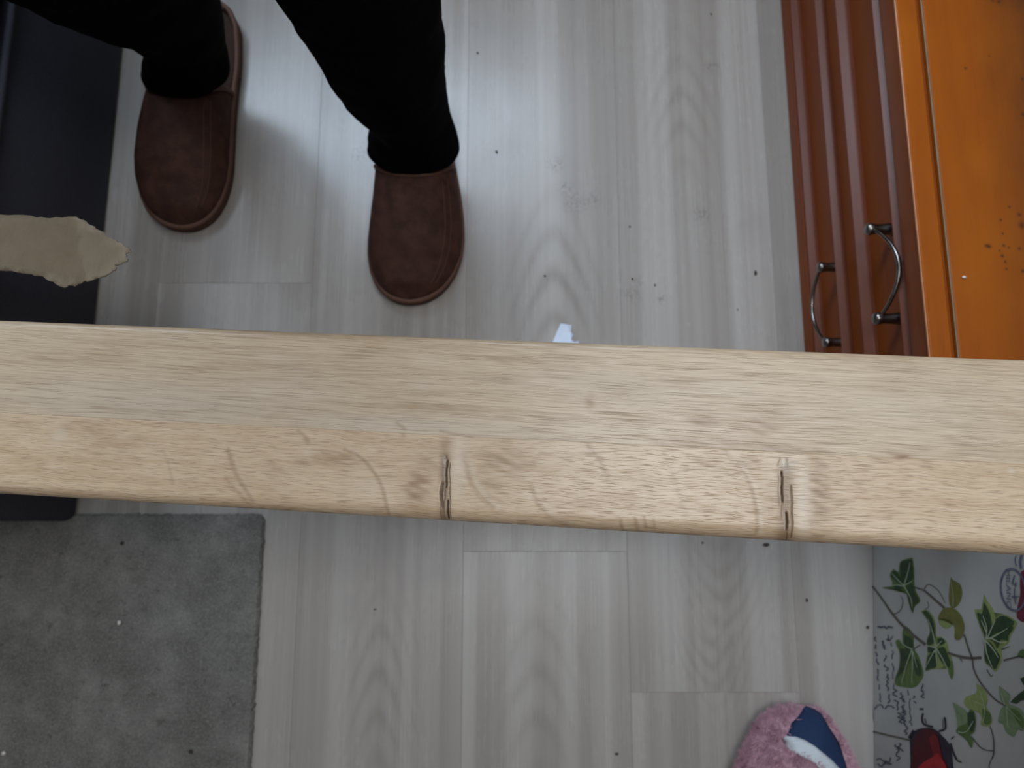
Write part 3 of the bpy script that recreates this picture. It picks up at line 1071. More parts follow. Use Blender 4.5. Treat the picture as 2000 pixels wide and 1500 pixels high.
mle = leather('brown_leather')
mtr = M('tan_trim', 0.6, 0.35)
x, y, z = mtr.pos('object')
n = mtr.noise(x * 150, y * 150, z * 150, 3)
mtr.color(mtr.mix(n, (0.095, 0.042, 0.026), (0.135, 0.062, 0.039)))
mso = M('slipper_sole', 0.8, 0.25)
x, y, z = mso.pos('object')
mso.color(mso.mix(mso.noise(x * 80, y * 80, z * 80), (0.075, 0.034, 0.024), (0.105, 0.05, 0.034)))
mst = M('stitch_thread', 0.7, 0.3)
x, y, z = mst.pos('object')
mst.color(mst.mix(mst.noise(x * 300, y * 300, z * 300), (0.085, 0.045, 0.033), (0.12, 0.066, 0.048)))
mins = M('insole_felt', 0.95, 0.1)
x, y, z = mins.pos('object')
mins.color(mins.mix(mins.noise(x * 500, y * 500, z * 500, 3), (0.040, 0.024, 0.018), (0.065, 0.040, 0.030)))


def slipper(name, toe, heel, label, inner, scale_w=1.0):
    """toe and heel are points on the floor; inner = +1 when the big toe side is local +x"""
    t2, h2 = Vector((toe.x, toe.y, 0)), Vector((heel.x, heel.y, 0))
    L_ = (t2 - h2).length
    d = (t2 - h2).normalized()
    root = empty(name, h2, math.atan2(d.y, d.x) - math.pi / 2)
    tag(root, label, 'slipper', 'pair of brown slippers')
    W_ = [(0.0, 0.0), (0.012, 0.018), (0.04, 0.029), (0.10, 0.038), (0.22, 0.0425), (0.36, 0.0450), (0.50, 0.0500), (0.62, 0.0540),
          (0.72, 0.0560), (0.80, 0.0545), (0.87, 0.0490), (0.92, 0.0415), (0.95, 0.0345), (0.972, 0.0265), (0.986, 0.0193), (0.995, 0.0118), (0.999, 0.0055), (1.0, 0.0)]
    wt = np.array([a for a, _ in W_]); ww = np.array([b for _, b in W_]) * scale_w
    def half(t):
        # smooth interpolation
        return float(np.interp(t, wt, ww))
    def mid(t):
        return inner * 0.006 * math.sin(math.pi * min(max((t - 0.3) / 0.7, 0), 1)) - inner * 0.003
    ts = np.concatenate([1 - np.cos(np.linspace(0, math.pi / 2, 14)) ** 1.0]) if False else 0.5 - 0.5 * np.cos(np.linspace(0, math.pi, 44))
    def outline(grow=0.0):
        R = [(mid(t) + half(t) + grow * (1 if 0 < t < 1 else 0), t * L_ + grow * (2 * t - 1)) for t in ts]
        Lf = [(mid(t) - half(t) - grow * (1 if 0 < t < 1 else 0), t * L_ + grow * (2 * t - 1)) for t in reversed(ts[1:-1])]
        return R + Lf
    # sole slab
    ol = outline(0.0025)
    bm = bmesh.new()
    lv = []
    for zz, s in ((0.0, 0.985), (0.004, 1.0), (0.013, 1.0), (0.017, 0.985)):
        lv.append([bm.verts.new(((px) * s, (py - L_ / 2) * s + L_ / 2, zz)) for px, py in ol])
    k = len(ol)
    for a, b in zip(lv[:-1], lv[1:]):
        for i in range(k):
            bm.faces.new((a[i], a[(i + 1) % k], b[(i + 1) % k], b[i]))
    bm.faces.new(list(reversed(lv[0]))); bm.faces.new(lv[-1])
    obj('sole', bm, mso.mat if hasattr(mso, 'mat') else mso, root, True)
    # insole
    bm = bmesh.new()
    a = [bm.verts.new((px * 0.93, (py - L_ / 2) * 0.97 + L_ / 2, 0.0172)) for px, py in ol]
    b = [bm.verts.new((px * 0.90, (py - L_ / 2) * 0.96 + L_ / 2, 0.0205)) for px, py in ol]
    for i in range(k):
        bm.faces.new((a[i], a[(i + 1) % k], b[(i + 1) % k], b[i]))
    bm.faces.new(b)
    obj('insole', bm, mins.mat, root)
    # upper
    def hgt(t):
        return float(np.interp(t, [0.40, 0.52, 0.62, 0.75, 0.86, 0.94, 1.0], [0.076, 0.074, 0.068, 0.058, 0.047, 0.037, 0.019]))
    NA, NT = 27, 34
    bm = bmesh.new()
    grid = []
    for j in range(NT):
        row = []
        for i in range(NA):
            a = math.pi * i / (NA - 1)
            ca = math.cos(a)
            t0 = 0.520 - 0.110 * abs(ca) ** 2.2
            f = j / (NT - 1)
            t = t0 + (0.9985 - t0) * (1 - (1 - f) ** 1.5)
            w = half(t)
            e = 0.80
            xx = mid(t) + w * math.copysign(abs(ca) ** e, ca)
            w *= 1.0 + 0.10 * math.sin(a) ** 0.5 if 0 < a < math.pi - 1e-6 else 1.0
            xx = mid(t) + w * math.copysign(abs(ca) ** e, ca)
            zz = 0.013 + (hgt(t) - 0.013) * (math.sin(a) ** 0.85 if 0 < a < math.pi - 1e-6 else 0)
            co = Vector((xx, t * L_, zz))
            # soft leather dents
            if 0.1 < f and 2 < i < NA - 3:
                co.z += 0.0025 * mnoise.noise(Vector((xx * 28, t * L_ * 22, 3.0 + inner))) - 0.0025 * math.exp(-((t - 0.86) / 0.03) ** 2) * math.exp(-(ca / 0.6) ** 2)
            row.append(bm.verts.new(co))
        grid.append(row)
    for j in range(NT - 1):
        for i in range(NA - 1):
            bm.faces.new((grid[j][i], grid[j][i + 1], grid[j + 1][i + 1], grid[j + 1][i]))
    edge = [v.co.copy() for v in grid[0]]
    seam = [grid[j][18].co + Vector((0, 0, 0.0003)) for j in range(2, 26)]
    seam2 = [grid[j][19].co + Vector((-0.002, 0, 0.0003)) for j in range(2, 26)]
    up = obj('upper', bm, mle, root, True)
    md = up.modifiers.new('t', 'SOLIDIFY'); md.thickness = 0.003; md.offset = -1
    # binding along the opening
    bm = bmesh.new(); tube(bm, edge, 0.0030, 8)
    obj('binding', bm, mtr.mat, root, True)
    for s_ in (seam, seam2):
        bm = bmesh.new(); tube(bm, s_, 0.0005, 5)
        obj('stitch_line', bm, mst.mat, root, True)
    # welt round the foot, raised a little at the heel
    bm = bmesh.new()
    wl = []
    ol2 = outline(0.0006)
    for px, py in ol2 + [ol2[0]]:
        t = py / L_
        wl.append((px, py, 0.0165 + 0.010 * math.exp(-(t / 0.16) ** 2)))
    tube(bm, wl, 0.0036, 8, False)
    obj('welt', bm, mtr.mat, root, True)
    return root


R_toe, R_op = Pz(806, 590, 0.010), Pz(806, 330, 0.05)
dirR = Vector((R_toe.x - R_op.x, R_toe.y - R_op.y, 0)).normalized()
slipper('slipper', R_toe, R_toe - dirR * 0.285, 'brown leather slipper nearer the middle, with pale trim lit around its toe', -1)
L_toe, L_heel = Pz(352, 446, 0.010), Pz(402, 4, 0.025)
slipper('slipper', L_toe, L_heel, 'brown leather slipper in the shade beside the dark sofa', 1)

# ------------------------------------------------------------------ person (legs in black trousers)
mbk = M('black_trousers', 0.95, 0.04)
x, y, z = mbk.pos()
n = mbk.noise(x * 500, y * 500, z * 500, 3)
mbk.color(mbk.mix(n, (0.0016, 0.0016, 0.0024), (0.0028, 0.0028, 0.0040)))
mbk.bump(n, 0.3, 0.001)
mskn = M('dark_socks', 0.9, 0.15)
x, y, z = mskn.pos()
mskn.color(mskn.mix(mskn.noise(x * 300, y * 300, z * 300), (0.006, 0.006, 0.008), (0.010, 0.010, 0.013)))

aR = Pz(806, 272, 0.090)
aL = Pz(362, 124, 0.090)


def ring_at(px, py, rpx, Y):
    p = Py(px, py, Y)
    return p, rpx * Y / ray(px, py).y


hR = Pz(805, 292, 0.074)
legR = [(Vector((aR.x, aR.y, 0.060)), 0.046), (hR, 0.0545, 0.62), (aR, 0.0520, 0.70)]
for px, py, rp in ((801, 228, 80), (768, 166, 104), (748, 105, 124), (716, 20, 143), (690, -60, 165), (668, -140, 180)):
    legR.append(ring_at(px, py, rp, aR.y + 0.004))
hL = Pz(361, 144, 0.074)
legL = [(Vector((aL.x, aL.y, 0.060)), 0.046), (hL, 0.0530, 0.62), (aL, 0.0505, 0.70)]
for px, py, rp, dy in ((360, 84, 79, 0.004), (326, 24, 108, 0.0), (228, -70, 172, -0.025), (118, -160, 212, -0.055), (45, -230, 222, -0.075)):
    legL.append(ring_at(px, py, rp, aL.y + dy))
hip = Vector((-0.27, 0.56, 0.80))


def leg_rings(lst, hx):
    out = list(lst)
    p, r_ = out[-1][:2]
    tgt = Vector((hx, 0.55, 0.74))
    for t in (0.34, 0.67, 1.0):  # up the thigh
        out.append((p.lerp(tgt, t), r_ + (0.100 - r_) * t))
    return out


legR = leg_rings(legR, -0.165)
legL = leg_rings(legL, -0.365)


def loft(name, rings, mat, parent, n=40, fold=0.0, seed=0.0, flat=1.0):
    S = spline([tuple(q[0]) + (q[1], q[2] if len(q) > 2 else flat) for q in rings], 8)
    bm = bmesh.new()
    prev = None
    L_ = 0
    for i, s in enumerate(S):
        c = Vector(s[:3]); r_ = s[3]; flat = s[4]
        ring = []
        for k in range(n):
            a = 2 * math.pi * k / n
            q = Vector((math.cos(a), math.sin(a) * flat, 0))
            w = 1 + fold * (mnoise.noise(Vector((q.x * 1.6 + seed, q.y * 1.6, c.z * 26))) + 0.5 * mnoise.noise(Vector((q.x * 3 + seed, q.y * 3, c.z * 60))))
            ring.append(bm.verts.new(c + q * r_ * w))
        if prev:
            for k in range(n):
                bm.faces.new((prev[k], prev[(k + 1) % n], ring[(k + 1) % n], ring[k]))
        else:
            bm.faces.new(list(reversed(ring)))
        prev = ring
    bm.faces.new(prev)
    return bm


# continuous body: feet, legs and trunk grown from one skeleton
me = bpy.data.meshes.new('person')
pts, edges, rad = [], [], []


def addv(p, r_):
    pts.append(tuple(p)); rad.append(r_)
    return len(pts) - 1


pelvis = addv((-0.265, 0.56, 0.84), (0.13, 0.10))
ch_ = addv((-0.265, 0.49, 1.10), (0.14, 0.10))
edges.append((pelvis, ch_))
ch2 = addv((-0.265, 0.38, 1.33), (0.15, 0.10)); edges.append((ch_, ch2))
for lst, toe, hx in ((legR, R_toe, -0.165), (legL, L_toe, -0.365)):
    h_ = addv((hx, 0.55, 0.76), (0.075, 0.075)); edges.append((pelvis, h_))
    kx = lst[7 if lst is legL else 8][0]
    kn = addv((kx.x, kx.y - 0.01, 0.46), (0.052, 0.052)); edges.append((h_, kn))
    cf = addv((lst[1][0].x, lst[1][0].y + 0.012, 0.28), (0.046, 0.048)); edges.append((kn, cf))
    an = addv((lst[1][0].x, lst[1][0].y + 0.030, 0.095), (0.028, 0.028)); edges.append((cf, an))
    dd = Vector((toe.x - lst[1][0].x, toe.y - lst[1][0].y, 0)).normalized()
    base_ = Vector((lst[1][0].x, lst[1][0].y, 0))
    b1 = addv(base_ + dd * 0.010 + Vector((0, 0, 0.031)), (0.022, 0.007)); edges.append((an, b1))
    b2 = addv(base_ + dd * 0.030 + Vector((0, 0, 0.029)), (0.020, 0.006)); edges.append((b1, b2))
me.from_pydata(pts, edges, [])
person = link('person', me, mskn.mat)
sk = person.modifiers.new('skin', 'SKIN')
for i, r_ in enumerate(rad):
    me.skin_vertices[0].data[i].radius = r_
me.skin_vertices[0].data[pelvis].use_root = True
person.modifiers.new('sub', 'SUBSURF').levels = 1
person.modifiers['sub'].render_levels = 2
tag(person, 'person in loose black trousers standing in the brown slippers', 'person')

bm = loft('t', legR[1:], None, None, 44, 0.060, 2.0, 0.90)
bm2 = loft('t', legL[1:], None, None, 44, 0.055, 7.0, 0.90)
t1 = bpy.data.meshes.new('tmp'); bm2.to_mesh(t1); bm2.free()
bm.from_mesh(t1)
# seat of the trousers
bm3 = loft('t', [(Vector((-0.265, 0.55, 0.66)), 0.10), (Vector((-0.265, 0.555, 0.72)), 0.19), (Vector((-0.265, 0.56, 0.82)), 0.195),
                 (Vector((-0.265, 0.565, 0.93)), 0.175)], None, None, 44, 0.02, 1.0, 0.72)
t2_ = bpy.data.meshes.new('tmp2'); bm3.to_mesh(t2_); bm3.free()
bm.from_mesh(t2_)
trs = obj('trousers', bm, mbk.mat, person, True)
bm = loft('t', [(Vector((-0.265, 0.565, 0.90)), 0.185), (Vector((-0.265, 0.54, 1.0)), 0.185), (Vector((-0.265, 0.45, 1.2)), 0.205),
                (Vector((-0.265, 0.36, 1.38)), 0.215), (Vector((-0.265, 0.32, 1.46)), 0.12)], None, None, 44, 0.03, 4.0, 0.68)
obj('sweatshirt', bm, mbk.mat, person, True)

# ------------------------------------------------------------------ grey mat
mm = M('grey_felt', 0.95, 0.1)
x, y, z = mm.pos()
n = mm.noise(x * 330, y * 330, z * 330, 4, 0.75)
n2 = mm.noise(x * 16, y * 16, 1.0, 4, 0.6)
n3 = mm.noise(x * 75, y * 75, 4.0, 3, 0.6)
c = mm.mix(n2.step(0.35, 0.68), (0.165, 0.160, 0.145), (0.255, 0.246, 0.226))
n4 = mm.noise(x * 42, y * 42, 7.0, 4, 0.7)
c = mm.mix(n4.step(0.35, 0.65) * 0.35, c, (0.100, 0.098, 0.086))
c = mm.mix(n3.step(0.58, 0.74) * 0.6, c, (0.065, 0.064, 0.055))
c = mm.mix(n.step(0.48, 0.70) * 0.55, c, (0.33, 0.32, 0.30))
c = mm.mix((1.0 - n.step(0.30, 0.46)) * 0.5, c, (0.075, 0.074, 0.066))
mm.color(c); mm.bump(n + n3 * 0.6, 0.9, 0.002)
mfb = M('grey_fibre', 0.95, 0.1)
r_ = mfb.rnd(); x, y, z = mfb.pos()
mfb.color(mfb.mix(mfb.noise(x * 40, y * 40, 0.0, 3).step(0.35, 0.65), (0.120, 0.117, 0.105), (0.270, 0.260, 0.238)))
mat_c = Pz(512, 1012)
mx1, my1 = Pz(505, 1250).x, Pz(300, 1004).y
mx0, my0 = mx1 - 0.62, my1 - 0.85
mat_o = empty('grey_mat', ((mx0 + mx1) / 2, (my0 + my1) / 2, 0))
tag(mat_o, 'worn grey felt floor mat with frayed edge lying on the laminate', 'mat')
hx_, hy_ = (mx1 - mx0) / 2, (my1 - my0) / 2
skew = math.tan(0.0)


def mat_edge(t):
    return 0.0022 * mnoise.noise(Vector((t * 60, 0, 0))) + 0.0026 * mnoise.noise(Vector((t * 13, 5, 0)))


bm = bmesh.new()
ol = []
cr_ = 0.009
for cx, cy, a0 in ((hx_ - cr_, hy_ - cr_, 0), (-hx_ + cr_, hy_ - cr_, 90), (-hx_ + cr_, -hy_ + cr_, 180), (hx_ - cr_, -hy_ + cr_, 270)):
    for a in np.linspace(a0, a0 + 90, 6):
        ol.append((cx + cr_ * math.cos(math.radians(a)), cy + cr_ * math.sin(math.radians(a))))
dense = []
for i in range(len(ol)):
    a, b = Vector(ol[i]), Vector(ol[(i + 1) % len(ol)])
    k = max(1, int((b - a).length / 0.004))
    for j in range(k):
        q = a.lerp(b, j / k)
        s = (i + j / k)
        nrm = Vector((q.x / hx_, q.y / hy_)).normalized()
        dense.append(q + nrm * mat_edge(s * 3.7 + j * 0.05))
v0 = [bm.verts.new((q.x, q.y, 0.0)) for q in dense]
v1 = [bm.verts.new((q.x, q.y, 0.0035)) for q in dense]
v2 = [bm.verts.new((q.x * 0.992, q.y * 0.994, 0.0065)) for q in dense]
k = len(dense)
for a, b in ((v0, v1), (v1, v2)):
    for i in range(k):
        bm.faces.new((a[i], a[(i + 1) % k], b[(i + 1) % k], b[i]))
bm.faces.new(v2)
obj('felt', bm, mm.mat, mat_o)
# short pile and edge fibres
NF = 80000
fx = rng.uniform(-hx_ * 0.99, hx_ * 0.99, NF); fy = rng.uniform(-hy_ * 0.99, hy_ * 0.99, NF)
keep = fy > -0.40
fx, fy = fx[keep], fy[keep]
NE = 6500
side = rng.random(NE) < 0.5
ex = np.where(side, hx_ * 0.996, rng.uniform(-hx_, hx_ * 0.985, NE))
ey = np.where(side, rng.uniform(-0.40, hy_ * 0.985, NE), hy_ * 0.996)
fx = np.concatenate([fx, ex]); fy = np.concatenate([fy, ey])
N = len(fx)
isE = np.arange(N) >= N - NE
ang = rng.uniform(0, 2 * np.pi, N)
ln = np.where(isE, rng.uniform(0.001, 0.0038, N), rng.uniform(0.0012, 0.0032, N))
outx = np.where(isE & (np.arange(N) - (N - NE) >= 0), 1, 0)
dx, dy = np.cos(ang) * ln, np.sin(ang) * ln
sideF = np.zeros(N, bool); sideF[N - NE:] = side
topF = np.zeros(N, bool); topF[N - NE:] = ~side
dx = np.where(sideF, np.abs(dx), dx); dy = np.where(topF, np.abs(dy), dy)
z0_ = np.where(isE, 0.003, 0.0062)
ww_ = 0.00032
nx, ny = -np.sin(ang) * ww_, np.cos(ang) * ww_
A = np.stack([fx - nx, fy - ny, z0_], -1); B = np.stack([fx + nx, fy + ny, z0_], -1)
Cc = np.stack([fx + dx, fy + dy, z0_ + np.where(isE, -0.001, rng.uniform(0.0006, 0.0022, N))], -1)
V_ = np.stack([A, B, Cc], 1).reshape(-1, 3)
fo = pyobj('pile', V_.tolist(), np.arange(N * 3).reshape(-1, 3).tolist(), mfb.mat, mat_o)
fo['kind'] = 'stuff'
mt_z = 0.0075
tag(crumb('lint', Pz(234, 1216, mt_z), 0.0022, mwh.mat, 0.9, 1.3), 'white bit of lint near the middle of the grey mat', 'lint')
tag(crumb('lint', Pz(8, 1471, mt_z), 0.0020, mwh.mat, 1.2, 1.0), 'white bit of lint at the outer left of the grey mat', 'lint')
tag(crumb('crumb', Pz(239, 1061, mt_z), 0.0019, mdk.mat, 1.2, 1.0), 'dark crumb on the grey mat close to the board', 'crumb')
tag(crumb('crumb', Pz(373, 1468, mt_z), 0.0019, mdk.mat, 1.2, 1.0), 'dark crumb on the grey mat at the bottom of the picture', 'crumb')

# ------------------------------------------------------------------ white scrap on the floor
msc = M('white_plastic', 0.4, 0.5)
x, y, z = msc.pos()
msc.color(msc.mix(msc.noise(x * 120, y * 120, z * 120, 3), (0.62, 0.72, 0.90), (0.74, 0.82, 0.95)))
bm = bmesh.new()
so_ = [(1095, 632), (1106, 633), (1116, 635), (1115, 648), (1118, 654), (1116, 663), (1121, 668), (1129, 666), (1131, 672), (1124, 690), (1100, 705),
       (1072, 700), (1076, 676), (1086, 652)]
vs = [bm.verts.new(Pz(px, py, 0.0025 + 0.0015 * math.sin(i * 1.9))) for i, (px, py) in enumerate(so_)]
f = bm.faces.new(vs)
bmesh.ops.triangulate(bm, faces=[f])
scr = obj('plastic_scrap', bm, msc.mat)
md = scr.modifiers.new('t', 'SOLIDIFY'); md.thickness = 0.0012; md.offset = -1
tag(scr, 'small crumpled white scrap on the floor at the edge of the board', 'scrap')

# ------------------------------------------------------------------ pink plush slipper
mpk = M('pink_plush', 0.95, 0.1)
x, y, z = mpk.pos()
n = mpk.noise(x * 55, y * 55, z * 55, 4, 0.6)
mpk.color(mpk.mix(n.step(0.3, 0.7), (0.44, 0.250, 0.305), (0.62, 0.385, 0.445)))
mpk.bump(n, 0.6, 0.003)
mnv = M('navy_fabric', 0.85, 0.2)
x, y, z = mnv.pos()
n = mnv.noise(x * 500, y * 500, z * 500, 3)
mnv.color(mnv.mix(n, (0.017, 0.033, 0.085), (0.026, 0.048, 0.115)))
mnv.bump(n, 0.3, 0.001)
mwb = M('white_fabric', 0.85, 0.2)
x, y, z = mwb.pos()
n = mwb.noise(x * 500, y * 500, z * 500, 3)
mwb.color(mwb.mix(n, (0.56, 0.62, 0.66), (0.68, 0.73, 0.76)))
mwb.bump(n, 0.3, 0.001)
zc = lambda X, Y: (1400 + X / 6.25, 1340 + Y / 6.25)
SCX = [zc(*q) for q in ((200, 1130), (250, 980), (330, 790), (430, 590), (520, 440), (620, 330), (760, 272), (900, 250), (1040, 246), (1130, 250),
                        (1220, 275), (1310, 370), (1400, 500), (1500, 660), (1580, 800), (1640, 960), (1690, 1130))]
back = [(1690, 1620), (1690, 1760), (1672, 1840), (1600, 1885), (1520, 1890), (1450, 1850), (1420, 1770), (1425, 1640)]
out_px = SCX + back
pk = empty('plush_slipper', Pz(1555, 1640, 0))
tag(pk, 'pink fluffy slipper with navy toe patch and white band', 'slipper')
PO = Pz(1555, 1640, 0)
ow = [Pz(px, py, 0.02) for px, py in [tuple(q) for q in spline(out_px + [out_px[0]], 4)][:-1]]
ow2 = [(p.x - PO.x, p.y - PO.y) for p in ow]


_A = np.array(ow2)
_AB = np.roll(_A, -1, 0) - _A
_LL = (_AB ** 2).sum(1) + 1e-12


def inside_dist(px, py):
    q = np.array((px, py)) - _A
    t = ((q * _AB).sum(1) / _LL).clip(0, 1)
    return float(np.sqrt(((q - _AB * t[:, None]) ** 2).sum(1).min()))


_cr = [(Pz(1400 + a / 6.25, 1340 + b / 6.25, 0.05)) for a, b in ((380, 560), (480, 575), (600, 620), (700, 668), (810, 700))]
_cr = np.array([(p.x - PO.x, p.y - PO.y) for p in _cr])


def crease(px, py):
    A_, B_ = _cr[:-1], _cr[1:] - _cr[:-1]
    q = np.array((px, py)) - A_
    t = ((q * B_).sum(1) / (B_ ** 2).sum(1)).clip(0, 1)
    d = np.sqrt(((q - B_ * t[:, None]) ** 2).sum(1).min())
    return 0.012 * math.exp(-(d / 0.0045) ** 2)


def dome(px, py):
    d = inside_dist(px, py)
    t = min(1.0, d / 0.055)
    back_ = min(1.0, max(0.0, (py + 0.02) / 0.10))          # low towards the heel
    return -crease(px, py) + 0.018 + (0.052 * math.sqrt(max(0, 1 - (1 - t) ** 2))) * (0.25 + 0.75 * back_)


def patch(name, poly_xy, mat, off, parent, cell=0.006, skirt=None):
    bm = bmesh.new()
    vs = [bm.verts.new((a, b, 0)) for a, b in poly_xy]
    f = bm.faces.new(vs)
    bmesh.ops.triangulate(bm, faces=[f])
    for _ in range(5):
        es = [e for e in bm.edges if e.calc_length() > cell]
        if not es:
            break
        bmesh.ops.subdivide_edges(bm, edges=es, cuts=1)
        bmesh.ops.triangulate(bm, faces=[f for f in bm.faces if len(f.verts) > 3])
    bnd = [v for v in bm.verts if v.is_boundary]
    for v in bm.verts:
        v.co.z = dome(v.co.x, v.co.y) + off
    if skirt is not None:
        es = [e for e in bm.edges if e.is_boundary]
        r = bmesh.ops.extrude_edge_only(bm, edges=es)
        for v in r['geom']:
            if isinstance(v, bmesh.types.BMVert):
                v.co.z = skirt
    o = obj(name, bm, mat, parent, True)
    return o


# sole slab
bm = bmesh.new()
a = [bm.verts.new((p_[0] * 0.93, p_[1] * 0.95, 0)) for p_ in ow2]
b = [bm.verts.new((p_[0] * 0.95, p_[1] * 0.96, 0.017)) for p_ in ow2]
k = len(ow2)
for i in range(k):
    bm.faces.new((a[i], a[(i + 1) % k], b[(i + 1) % k], b[i]))
bm.faces.new(list(reversed(a))); bm.faces.new(b)
obj('sole', bm, mpk.mat, pk)
patch('upper', ow2, mpk.mat, 0.0, pk, 0.006, 0.012)


def px2loc(q, z):
    p = Pz(q[0], q[1], z)
    return (p.x - PO.x, p.y - PO.y)


zp = 0.058
navy = [zc(*q) for q in ((845, 592), (872, 540), (900, 440), (955, 345), (1040, 282), (1110, 262), (1190, 275), (1260, 325), (1310, 400), (1370, 510),
                         (1440, 610), (1490, 700), (1530, 830), (1580, 1000), (1610, 1130), (1560, 1130), (1500, 1010), (1400, 900), (1290, 810),
                         (1180, 720), (1070, 655), (960, 612))]
white = [zc(*q) for q in ((830, 600), (960, 612), (1070, 655), (1180, 720), (1290, 810), (1400, 900), (1500, 1010), (1560, 1130), (1330, 1130),
                          (1250, 1000), (1200, 935), (1080, 875), (960, 815), (870, 755), (825, 715), (800, 640))]
# a true silhouette needs the height of the patch itself
def toloc(lst):
    out = []
    for q in lst:
        z_ = 0.05
        for _ in range(3):
            l_ = px2loc(q, z_)
            z_ = dome(*l_)
        out.append(px2loc(q, z_))
    return out


for nm, pl, mt in (('toe_patch', navy, mnv.mat), ('band', white, mwb.mat)):
    o = patch(nm, toloc(pl), mt, 0.0022, pk, 0.006, None)
    md = o.modifiers.new('t', 'SOLIDIFY'); md.thickness = 0.003; md.offset = -1
# fleece: short fibres over the pink upper
fibV = []
navw, whw = toloc(navy), toloc(white)


def inpoly(x_, y_, P):
    c_ = False
    j = len(P) - 1
    for i in range(len(P)):
        if ((P[i][1] > y_) != (P[j][1] > y_)) and (x_ < (P[j][0] - P[i][0]) * (y_ - P[i][1]) / (P[j][1] - P[i][1] + 1e-12) + P[i][0]):
            c_ = not c_
        j = i
    return c_


xs_ = [p_[0] for p_ in ow2]; ys_ = [p_[1] for p_ in ow2]
cnt = 0
while cnt < 16000:
    if random.random() < 0.25:
        i = random.randrange(len(ow2)); t = random.random()
        a, b = ow2[i], ow2[(i + 1) % len(ow2)]
        qx, qy = (a[0] + (b[0] - a[0]) * t) * 0.985, (a[1] + (b[1] - a[1]) * t) * 0.985
        ed = True
    else:
        qx, qy = random.uniform(min(xs_), max(xs_)), random.uniform(0.0, max(ys_))
        ed = False
    if not inpoly(qx, qy, ow2) or inpoly(qx, qy, navw) or inpoly(qx, qy, whw) or qy < -0.02:
        cnt += 0.2
        continue
    cnt += 1
    zz = dome(qx, qy)
    if ed:
        zz = random.uniform(0.014, zz + 0.004)
    a_ = random.uniform(0, 6.28); l_ = random.uniform(0.004, 0.011)
    c0 = Vector((qx, qy, zz - 0.0008))
    d_ = Vector((math.cos(a_), math.sin(a_), 0.7)).normalized() * l_
    if ed:
        o_v = Vector((qx, qy - 0.04, 0)).normalized()
        d_ = (o_v + Vector((random.uniform(-.5, .5), random.uniform(-.5, .5), random.uniform(-.1, .5)))).normalized() * l_ * 0.8
    s_ = Vector((-math.sin(a_), math.cos(a_), 0)) * 0.00070
    fibV += [c0 - s_, c0 + s_, c0 + d_]
fl = pyobj('fleece', [tuple(v) for v in fibV], [(i, i + 1, i + 2) for i in range(0, len(fibV), 3)], mpk.mat, pk)
fl['kind'] = 'stuff'

# ------------------------------------------------------------------ ivy print storage box
b_top, b_bot = Pz(1704, 1085), Pz(1706, 1500)
bd = Vector((b_top.x - b_bot.x, b_top.y - b_bot.y, 0)).normalized()       # along the face, away from the picture bottom
bn = Vector((-bd.y, bd.x, 0))                                             # out of the face, towards the room
if bn.x > 0:
    bn = -bn
PF = b_bot.copy()
LB0 = 0.045 + (b_top - PF).dot(bd)           # where the box ends under the board
LB1 = -0.16
BH = 0.335
BD = 0.33
ivy = empty('storage_box')
IM = Matrix((bd, -bn, Vector((0, 0, 1)))).transposed().to_4x4()           # local: x along, y into the box, z up
IM.translation = PF
ivy.matrix_world = IM
tag(ivy, 'white storage box printed with green ivy, handwriting and a red beetle', 'box')
mcb = M('printed_board', 0.6, 0.35)
x, y, z = mcb.pos('object')
n = mcb.noise(x * 14, y * 14, z * 14, 4, 0.6)
n2 = mcb.noise(x * 700, y * 700, z * 700, 2)
mcb.color(mcb.mix(n.step(0.3, 0.7), (0.40, 0.405, 0.39), (0.455, 0.458, 0.435)))
mcb.bump(n2, 0.15, 0.0004)
bm = bmesh.new(); box(bm, LB1, LB0, 0.0, BD, 0.0, BH - 0.05, 0.0025, 2)
obj('body', bm, mcb.mat, ivy)
bm = bmesh.new(); box(bm, LB1 - 0.004, LB0 + 0.004, -0.004, BD + 0.004, BH - 0.05, BH, 0.003, 2)
obj('lid', bm, mcb.mat, ivy)


def ip(px, py, layer=1):
    p = Pplane(px, py, PF, bn) - PF
    return (p.dot(bd), -0.00025 * layer, p.z)


def ink(name, col, col2=None, sc=120):
    m = M(name, 0.6, 0.35)
    x, y, z = m.pos('object')
    n = m.noise(x * sc, y * sc, z * sc, 3, 0.6)
    m.color(m.mix(n.step(0.3, 0.7), col, col2 or tuple(k * 1.5 for k in col)))
    return m.mat


I_dark = ink('ivy_dark_ink', (0.016, 0.042, 0.018), (0.030, 0.070, 0.022))
I_mid = ink('ivy_green_ink', (0.070, 0.130, 0.035), (0.120, 0.185, 0.045))
I_ol = ink('ivy_olive_ink', (0.125, 0.135, 0.025), (0.175, 0.180, 0.040))
I_lt = ink('ivy_pale_ink', (0.215, 0.285, 0.085), (0.30, 0.36, 0.13))
I_sage = ink('ivy_sage_ink', (0.155, 0.225, 0.115), (0.22, 0.30, 0.16))
I_vein = ink('vein_ink', (0.36, 0.44, 0.30), (0.42, 0.48, 0.35))
I_stem = ink('stem_ink', (0.075, 0.070, 0.060), (0.12, 0.11, 0.085))
I_hand = ink('handwriting_ink', (0.055, 0.062, 0.09), (0.13, 0.14, 0.17))
I_blk = ink('beetle_black_ink', (0.012, 0.012, 0.022), (0.030, 0.026, 0.045))
I_red = ink('beetle_red_ink', (0.32, 0.012, 0.018), (0.46, 0.025, 0.028), 60)
I_dred = ink('beetle_dark_red_ink', (0.060, 0.006, 0.010), (0.10, 0.008, 0.014), 60)
I_mred = ink('beetle_mid_red_ink', (0.150, 0.008, 0.012), (0.20, 0.012, 0.018), 60)
